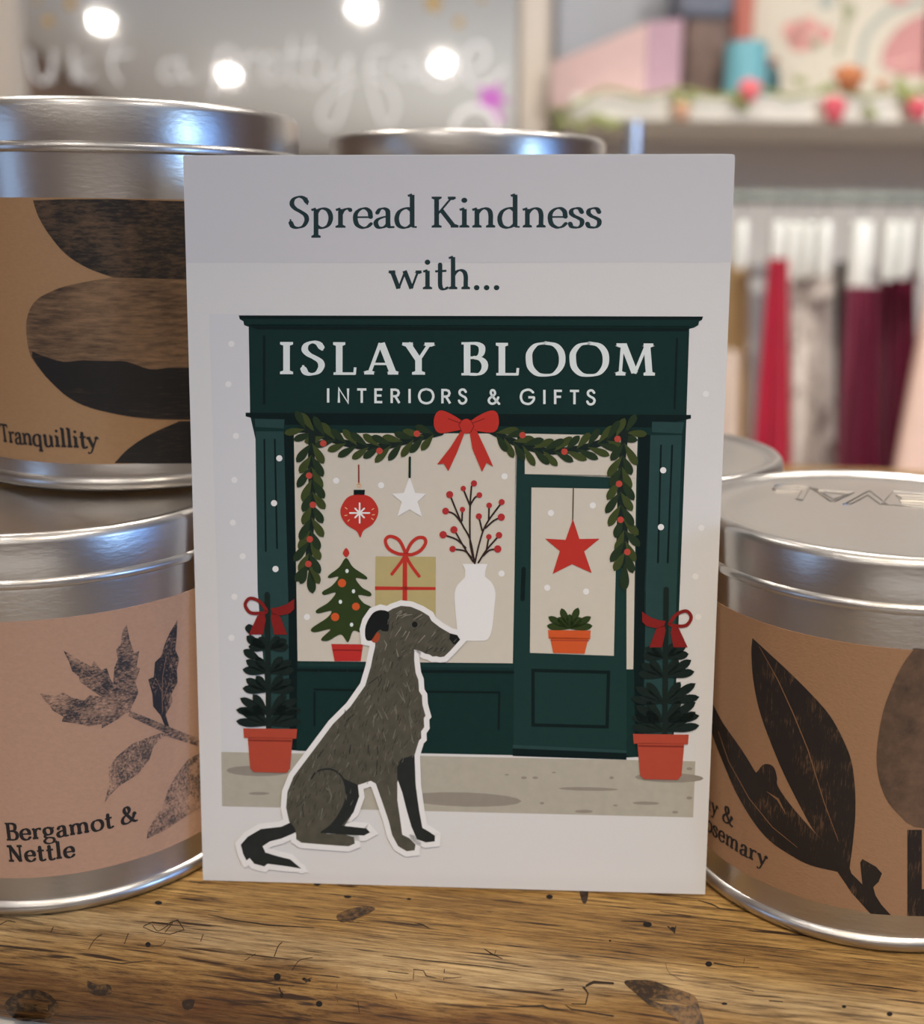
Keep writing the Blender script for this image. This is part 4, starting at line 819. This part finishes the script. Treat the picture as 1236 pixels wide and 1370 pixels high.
for q in [  # t  a  p r e t t y  f a c e, in loose brush script
    [(40, 68), (46, 100), (60, 110), (72, 90)], [(72, 70), (70, 108)], [(98, 66), (100, 108)], [(120, 80), (104, 92), (112, 108), (126, 100)], [(158, 55), (150, 90), (160, 110)], [(145, 76), (175, 72)],
    [(240, 82), (222, 84), (217, 100), (230, 108), (242, 92), (243, 78)], [(242, 90), (250, 108), (262, 100)],
    [(298, 62), (284, 130)], [(290, 74), (310, 66), (316, 84), (300, 96), (288, 96)], [(328, 72), (326, 108)], [(328, 84), (340, 72), (350, 78)], [(352, 96), (368, 88), (366, 74), (354, 78), (352, 100), (366, 110), (380, 98)],
    [(392, 52), (388, 100), (400, 112)], [(416, 50), (410, 104), (424, 114), (438, 96)], [(382, 74), (430, 70)],
    [(438, 78), (440, 104), (454, 104), (466, 76)], [(468, 78), (462, 130), (450, 166), (434, 168), (430, 148), (448, 124), (476, 108)],
    [(520, 66), (500, 70), (494, 100), (506, 150), (516, 168), (530, 150), (524, 120), (500, 104)], [(490, 92), (520, 90)],
    [(552, 76), (534, 80), (530, 98), (546, 102), (556, 80), (556, 104), (570, 104)], [(596, 76), (576, 84), (572, 106), (590, 118), (612, 104)],
    [(622, 98), (648, 86), (648, 62), (630, 62), (620, 90), (632, 112), (656, 110), (676, 92)]]:
    words.setdefault(0 if q[0][0] < 200 else 1 if q[0][0] < 275 and len(q) > 2 else 2 if q[0][0] < 484 else 3, []).append(q)
for k_, ws in words.items():
    A = Art()
    for q in ws: A.stroke(decal, spline(q, k=5), 4.6, dl=0)
    A.build('script_word', mirror_map, mir)
for x, y, r_ in [(95, 5, 11), (65, 28, 10), (50, 0, 6), (580, 5, 15), (614, 30, 9), (645, 0, 6)]: A = Art(); A.poly(goldm, star(x, y, r_, r_ * .45, .3), 0); A.build('gold_star_sticker', mirror_map, mir)
for q in ((657, 132, 27, 12, .5), (664, 158, 14, 7, .2)): A = Art(); A.poly(purp, star(*q), 0); A.build('purple_star_sticker', mirror_map, mir)
A = Art(); A.stroke(decal, ell(636, 172, 28, 28, 0, 24), 9, closed=True, dl=0); A.build('white_ring', mirror_map, mir)  # white ring laid flat on the mirror glass

# ceiling downlights: the ones seen in the mirror, and a row nearer the counter
def downlight(x, y, label, glow=420, r=.031):
    t = empty('ceiling_downlight', label, 'light', (x, y, 1.5), 0, 'ceiling downlights')
    link('trim_ring', lathe(bmesh.new(), [(r, -.001), (r + .004, -.008), (r + .016, -.006), (r + .018, 0), (r, 0)], 32), mat('white_trim', L(235, 235, 232), rough=.4), t)
    link('lamp', lathe(bmesh.new(), [(0, -.004), (r * .8, -.004), (r, -.0015)], 32), mat('lamp_warm_white_%d' % glow, (1, .95, .88), emit=((1, .945, .86), glow)), t)
for k, (px_, py_) in enumerate([(135, 28), (484, 10), (68, 105), (305, 98), (592, 83)]):
    p = on_mirror(px_, py_); d = (p - CP).normalized(); d = d - 2 * d.dot(MN) * MN; s = (1.5 - p.z) / d.z; q = p + d * s
    downlight(q.x, q.y, 'round ceiling downlight mirrored as a bright spot over the tins')
for x, y in [(-.75, .85), (.2, .75), (.9, .70)]:  # unseen lamps added to brighten the shelf and back wall
    downlight(x, y, 'added unseen ceiling downlight brightening the wall shelf', glow=900)
for x, y in [(-.9, .55), (-.1, .75), (.75, .6), (-.5, -.5), (.5, -.5)]:
    downlight(x, y, 'round ceiling downlight above the counter, outside the picture', glow=420)

# ------------------------------------------------------------------ behind: shelf and what stands on it
SY = 1.50
sz0 = at(1000, 163, SY).z; sz1 = at(1000, 128, SY).z; sx0 = at(765, 140, SY).x
shelf = link('wall_shelf', box(bmesh.new(), sx0, 1.3, SY, YB, sz0, sz1, .003), mat('shelf_white', L(232, 226, 214), rough=.5))
tag(shelf, 'thick white wall shelf above the clothes rail with a flower garland on its edge', 'shelf')
def px_box(name, label, cat, x0, x1, ytop, Y0, Y1, mt, z0=None, bev=.004, group=None):
    a = at(x0, 100, Y0).x; b = at(x1, 100, Y0).x; zt = at((x0 + x1) / 2, ytop, Y0).z
    o = link(name, box(bmesh.new(), a, b, Y0, Y1, sz1 + .0002 if z0 is None else z0, zt, bev), mt); return tag(o, label, cat, group)
# pink fabric box with its corner towards us
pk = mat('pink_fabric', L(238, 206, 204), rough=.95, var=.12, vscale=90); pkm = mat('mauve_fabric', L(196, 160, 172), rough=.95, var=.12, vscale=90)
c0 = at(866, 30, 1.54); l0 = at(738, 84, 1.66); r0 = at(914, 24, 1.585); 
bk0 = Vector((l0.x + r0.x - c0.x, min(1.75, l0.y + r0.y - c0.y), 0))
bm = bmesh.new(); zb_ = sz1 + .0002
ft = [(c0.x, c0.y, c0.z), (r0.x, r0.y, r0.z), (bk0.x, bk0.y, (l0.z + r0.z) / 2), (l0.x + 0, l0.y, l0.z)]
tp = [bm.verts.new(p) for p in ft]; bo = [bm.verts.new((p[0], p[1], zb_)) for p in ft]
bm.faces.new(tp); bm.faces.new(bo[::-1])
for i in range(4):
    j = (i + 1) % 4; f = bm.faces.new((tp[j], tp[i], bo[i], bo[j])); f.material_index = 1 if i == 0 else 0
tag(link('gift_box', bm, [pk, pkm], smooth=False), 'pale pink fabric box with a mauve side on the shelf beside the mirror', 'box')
px_box('storage_box', 'grey box standing behind the pink fabric box on the shelf', 'box', 742, 905, -60, 1.765, 1.85, mat('grey_card', L(168, 170, 176), rough=.8))
t = empty('wicker_basket', 'dark brown grey basket between the pink box and the turquoise candle', 'basket', (at(945, 100, 1.62).x, 1.68, sz1 + .0002))
wk = mat('dark_wicker', L(112, 92, 84), rough=.8, var=.5, vscale=60, bump=.6, bscale=90)
bw = (at(976, 100, 1.62).x - at(916, 100, 1.62).x) / 2; hb_ = at(945, 24, 1.62).z - sz1
link('basket_body', box(bmesh.new(), -bw, bw, -.06, .06, 0, hb_, .01), wk, t)
link('cloth_liner', box(bmesh.new(), -bw - .012, bw + .002, -.065, .065, hb_ - .001, hb_ + .07, .012), mat('slate_cloth', L(116, 120, 134), rough=.9, var=.3, vscale=40), t)
cx_ = at(1002, 100, 1.56).x; cr = (at(1031, 90, 1.56).x - at(974, 90, 1.56).x) / 2; ch = at(1002, 51, 1.56).z - sz1
t = empty('pillar_candle', 'turquoise pillar candle on the shelf with a pink rose in front', 'candle', (cx_, 1.56 + cr, sz1 + .0002))
link('wax', lathe(bmesh.new(), [(0, 0), (cr, 0), (cr, ch - .008), (cr - .003, ch - .002), (cr - .009, ch), (cr - .014, ch - .003), (0, ch - .005)], 48), mat('turquoise_wax', L(104, 164, 176), rough=.45), t)
link('wick', tube(bmesh.new(), [(0, 0, ch - .006), (.001, 0, ch + .004)], .0012, 8), mat('wick_black', L(40, 36, 34)), t)
bx = at(1036, 100, 1.60).x
t = empty('glass_jar', 'small dark teal jar just right of the turquoise candle', 'jar', (bx, 1.655, sz1 + .0002))
link('jar_body', lathe(bmesh.new(), [(0, 0), (.018, 0), (.02, .004), (.02, .045), (.014, .052), (.014, .056), (0, .056)], 32), mat('teal_dark', L(46, 84, 88), rough=.25), t)
link('jar_lid', lathe(bmesh.new(), [(0, .0562), (.015, .0562), (.015, .064), (0, .064)], 32), mat('rust_brown', L(130, 70, 56), rough=.5), t)
t = px_box('book', 'rust red upright book behind the turquoise candle', 'book', 978, 1004, -40, 1.70, 1.82, mat('rust_cover', L(186, 108, 92), rough=.7))
# floral canvas leaning at the back of the shelf
FY = 1.72
fx0, fx1 = at(1004, 60, FY).x, at(1330, 60, FY).x; fz1 = at(1100, -80, FY).z
can = empty('floral_canvas', 'large cream canvas painted with pink blossoms and green stems, behind the candle', 'picture', (0, FY, 0))
link('canvas_panel', box(bmesh.new(), fx0, fx1, 0, .03, sz1 + .0002, fz1, .003), mat('cream_canvas', L(208, 200, 184), rough=.9, var=.06, vscale=20), can)
A = Art(); pinkp = mat('blossom_pink', L(210, 154, 146), rough=.9, var=.15, vscale=50); pinkr = mat('blossom_rose', L(198, 142, 140), rough=.9, var=.12, vscale=50); sage = mat('stem_sage', L(160, 160, 130), rough=.9); greyg = mat('leaf_grey', L(166, 172, 166), rough=.9); 
for x, y, rx, ry, ro, mt_ in [(1062, 42, 16, 14, 0, pinkp), (1082, 35, 14, 12, .4, pinkp), (1072, 58, 18, 11, 0, pinkp), (1104, 46, 10, 12, 0, pinkp), (1090, 58, 9, 6, 0, sage), (1105, 2, 10, 9, 0, greyg), (1136, 16, 8, 12, .3, sage), (1205, 0, 18, 7, .2, pinkp)]:
    A.poly(mt_, ell(x, y, rx, ry, ro), 0)
A.stroke(sage, spline([(1120, -20), (1132, 20), (1126, 50), (1122, 72)]), 5, dl=0); A.stroke(greyg, spline([(1236, 0), (1190, 15), (1160, 45), (1150, 90)]), 7, dl=0)
A.layer += 1
A.poly(pinkr, [(1225, 22), (1200, 38), (1183, 62), (1178, 88), (1195, 98), (1222, 102), (1245, 100), (1245, 20)], 0); A.poly(mat('blossom_shadow', L(190, 150, 132), rough=.9), [(1240, -40), (1280, -40), (1280, 110), (1236, 110)], 0)
A.layer += 1; A.stroke(mat('blossom_light', L(236, 190, 184), rough=.9), [(1185, 88), (1222, 78)], 3, dl=0)
A.build('painted_flowers', lambda x, y, ly: at(x, y, FY - .0012 - ly * .0004) - Vector((0, FY, 0)), can)
# garland of roses along the shelf edge
gar = empty('flower_garland', 'garland of pink silk roses and green leaves draped along the white shelf edge', 'garland', (at(1000, 130, SY).x, SY - .012, sz1))
G0 = gar.location.copy()
stem = mat('garland_green', L(150, 156, 96), rough=.8, var=.2, vscale=80)
pts = []
for i in range(40):
    x = 735 + 560 * i / 39; y = 124 + 5 * math.sin(i * .9) + (26 if x < 800 else 0) * max(0, 1 - (x - 735) / 70)
    pts.append(at(x, y, SY - .008) - G0)
link('vine', tube(bmesh.new(), pts, .0028, 6), stem, gar)
def rose(px_, py_, r, mt_, sy=1):
    bm = bmesh.new()
    for k in range(11):
        a = k * 2.4; q = r * (.15 + .06 * k)
        s = bmesh.ops.create_uvsphere(bm, u_segments=10, v_segments=6, radius=r * .46)
        bmesh.ops.scale(bm, verts=s['verts'], vec=(1, .6, .9 * sy)); bmesh.ops.translate(bm, verts=s['verts'], vec=(q * math.cos(a) * .8, -.3 * r + q * .4, q * math.sin(a) * .8 * sy))
    return link('rose', bm, mt_, gar, at(px_, py_, SY - .016) - G0)
rp = mat('rose_pink', L(236, 120, 126), rough=.8, var=.15, vscale=120); rd = mat('rose_deep', L(214, 92, 104), rough=.8, var=.15, vscale=120); ro_ = mat('rose_orange', L(196, 122, 78), rough=.8, var=.2, vscale=120); rpl = mat('rose_faded', L(206, 160, 130), rough=.8)
rose(1003, 119, .0155, rp); rose(1116, 145, .0165, rd, 1.15); rose(1136, 103, .022, ro_, .8); rose(1228, 145, .016, rd); rose(912, 148, .012, rpl, 1.2); rose(1180, 112, .011, rpl, .7)
def gleaf(px_, py_, ang, ln):
    bm = bmesh.new(); s = bmesh.ops.create_uvsphere(bm, u_segments=10, v_segments=6, radius=1)
    bmesh.ops.scale(bm, verts=s['verts'], vec=(ln, .0025, ln * .42)); bmesh.ops.rotate(bm, verts=s['verts'], cent=(0, 0, 0), matrix=Matrix.Rotation(ang, 3, 'Y'))
    link('leaf', bm, stem, gar, at(px_, py_, SY - .010) - G0)
for x, y, a, l_ in [(985, 132, .6, .013), (995, 138, 1.2, .012), (1070, 108, .2, .010), (1105, 118, -.4, .013), (1165, 150, .8, .012), (1205, 118, 1.3, .016), (1218, 130, 1.0, .014), (905, 130, .9, .013), (922, 134, -.6, .012), (1240, 120, .2, .013), (800, 160, .2, .016), (820, 166, -.2, .014), (775, 168, .4, .012), (752, 164, -.3, .012)]:
    gleaf(x, y, a, l_)

# ------------------------------------------------------------------ behind: rail, hangers and garments
RY = 1.46
rz = at(1100, 264, RY).z; x0 = at(853, 200, RY).x
rail = empty('clothes_rail', 'slim grey rail under the white shelf with hangers on it', 'rail', (x0, RY, rz))
chrome = mat('brushed_steel', (.62, .66, .64), rough=.3, metal=1)
link('rail_tube', tube(bmesh.new(), [(0, 0, 0), (.5, 0, 0), (1.1, 0, 0)], .0085, 16), mat('rail_grey_green', L(122, 127, 121), rough=.35, metal=.4), rail)
link('support_post', tube(bmesh.new(), [(0, .006, -.01), (0, .05, -.01), (0, .05, sz0 - rz - .0006)], .011, 16), mat('blue_steel', (.62, .72, .88), rough=.25, metal=.9), rail)
whp = mat('white_plastic', L(240, 240, 232), rough=.35)
clearp = mat('clear_plastic', (.9, .92, .92), rough=.08, trans=.9)
def hanger(px_, w_px, yb, label, lean=0):
    x = at(px_, 300, RY).x; zt = at(px_, 292, RY).z; zb2 = at(px_, yb, RY).z; hw = w_px / 1488 * RY / 2
    t = empty('white_hanger', label, 'hanger', (x, RY, rz), 0, 'white hangers on the grey rail')
    rr = .0098
    hook = [(0, rr * math.cos(a), rr * math.sin(a)) for a in [math.radians(-60 + 270 * i / 14) for i in range(15)]]
    hook = [(0, .0115 * math.cos(math.radians(200 - 290 * i / 16)), .0115 * math.sin(math.radians(200 - 290 * i / 16))) for i in range(17)] + [(0, 0, -.018), (0, 0, zt - rz)]
    link('hook', tube(bmesh.new(), hook, .0016, 8), clearp, t)
    bm = box(bmesh.new(), -hw * .85, hw * .85, -.014, .014, zb2 - rz, zt - rz, min(hw * .6, .005))
    for v in bm.verts:
        k = abs(v.co.y) / .014; v.co.z -= .006 * k ** 1.5
    # sloping shoulders: narrower body towards the ends
    link('hanger_body', bm, whp, t); return t
def garment(name, label, cat, quad, Y, mt, folds=3, amp=.008, depth=.004, mats=None, group=None):
    """hanging cloth: quad = top-left, top-right, bottom-right, bottom-left in photo pixels"""
    NX_, NZ_ = 48, 26; bm = bmesh.new(); g = []
    for j in range(NZ_ + 1):
        v = j / NZ_; row = []
        for i in range(NX_ + 1):
            u = i / NX_
            ax = quad[0][0] * (1 - v) + quad[3][0] * v; ay = quad[0][1] * (1 - v) + quad[3][1] * v; bx_ = quad[1][0] * (1 - v) + quad[2][0] * v; by = quad[1][1] * (1 - v) + quad[2][1] * v
            p = at(ax * (1 - u) + bx_ * u, ay * (1 - u) + by * u, Y)
            f = amp * (.5 + .7 * v) * math.sin(u * folds * 2 * PI + .6 * math.sin(v * 3)) + amp * .3 * math.sin(u * folds * 4.3 * PI + v * 4)
            edge = (min(u, 1 - u) * 2) ** .5
            p.y += -f - .012 * edge; row.append(bm.verts.new(p))
        g.append(row)
    back = [[bm.verts.new((vv.co.x, 2 * Y - vv.co.y + .004, vv.co.z)) for vv in row] for row in g]
    for G_, fl in ((g, 0), (back, 1)):
        for j in range(NZ_):
            for i in range(NX_):
                q = [G_[j][i], G_[j + 1][i], G_[j + 1][i + 1], G_[j][i + 1]]; bm.faces.new(q[::-1] if fl else q)
    for j in range(NZ_): bm.faces.new((g[j][0], back[j][0], back[j + 1][0], g[j + 1][0])); bm.faces.new((g[j][NX_], g[j + 1][NX_], back[j + 1][NX_], back[j][NX_]))
    for i in range(NX_): bm.faces.new((g[0][i], g[0][i + 1], back[0][i + 1], back[0][i])); bm.faces.new((g[NZ_][i], back[NZ_][i], back[NZ_][i + 1], g[NZ_][i + 1]))
    o = link(name, bm, mt); return tag(o, label, cat, group)
def fab(name, r, g, b, var=.1, vs=30): return mat(name, L(r, g, b), rough=.95, sheen=.2, var=var, vscale=vs)
garment('scarf', 'tan scarf hanging at the card edge, leftmost on the rail', 'scarf', [(972, 352), (1002, 352), (1000, 900), (940, 900)], RY + .06, fab('tan_wool', 206, 172, 122), 2, .005)
garment('cream_shawl', 'cream shawl showing low beside the tan scarf', 'shawl', [(955, 470), (988, 470), (984, 800), (940, 800)], RY - .12, fab('cream_wool', 226, 204, 186), 2, .005)
garment('scarf', 'bright red scarf on the rail, left of the patterned one', 'scarf', [(1028, 346), (1055, 346), (1060, 900), (985, 900)], RY - .045, fab('red_wool', 180, 0, 50), 2, .006)
pat = worn_ink('brown_cream_pattern', L(244, 236, 228), L(116, 88, 78), .70, scale=62, stretch=(1, 1, .8), hard=.08)
garment('scarf', 'brown and cream patterned scarf between the red and burgundy ones', 'scarf', [(1059, 362), (1118, 362), (1116, 900), (1060, 900)], RY + .03, pat, 3, .006)
garment('scarf', 'black scarf, a dark strip left of the burgundy ones', 'scarf', [(1120, 350), (1138, 350), (1138, 900), (1119, 900)], RY + .03, fab('black_wool', 26, 8, 16), 1, .004)
bur = fab('burgundy_wool', 136, 16, 68)
garment('scarf', 'burgundy scarf under the widest white hanger', 'scarf', [(1134, 384), (1176, 384), (1178, 900), (1108, 900)], RY - .06, bur, 3, .011)
garment('scarf', 'burgundy scarf near the right edge of the picture', 'scarf', [(1178, 368), (1226, 366), (1232, 900), (1176, 900)], RY + .03, fab('burgundy_wool_deep', 130, 12, 60), 4, .011)
garment('pink_garment', 'pale pink garment hanging in front at the right edge', 'garment', [(1252, 330), (1400, 330), (1400, 900), (1150, 900)], 1.26, fab('pale_pink_cloth', 240, 204, 186), 2, .006)
hanger(992, 18, 356, 'white hanger over the tan scarf beside the card'); hanger(1041, 20, 350, 'white hanger over the bright red scarf'); hanger(1062, 17, 372, 'white hanger just right of the red scarf, long pale end')
hanger(1081, 15, 368, 'white hanger over the left half of the patterned scarf'); hanger(1103, 19, 368, 'white hanger over the right half of the patterned scarf'); hanger(1153, 32, 388, 'widest white hanger, over the left burgundy scarf')
hanger(1191, 19, 372, 'white hanger over the left side of the right burgundy scarf'); hanger(1211, 17, 370, 'white hanger over the right side of the right burgundy scarf'); hanger(1240, 16, 372, 'white hanger cut by the right edge of the picture')
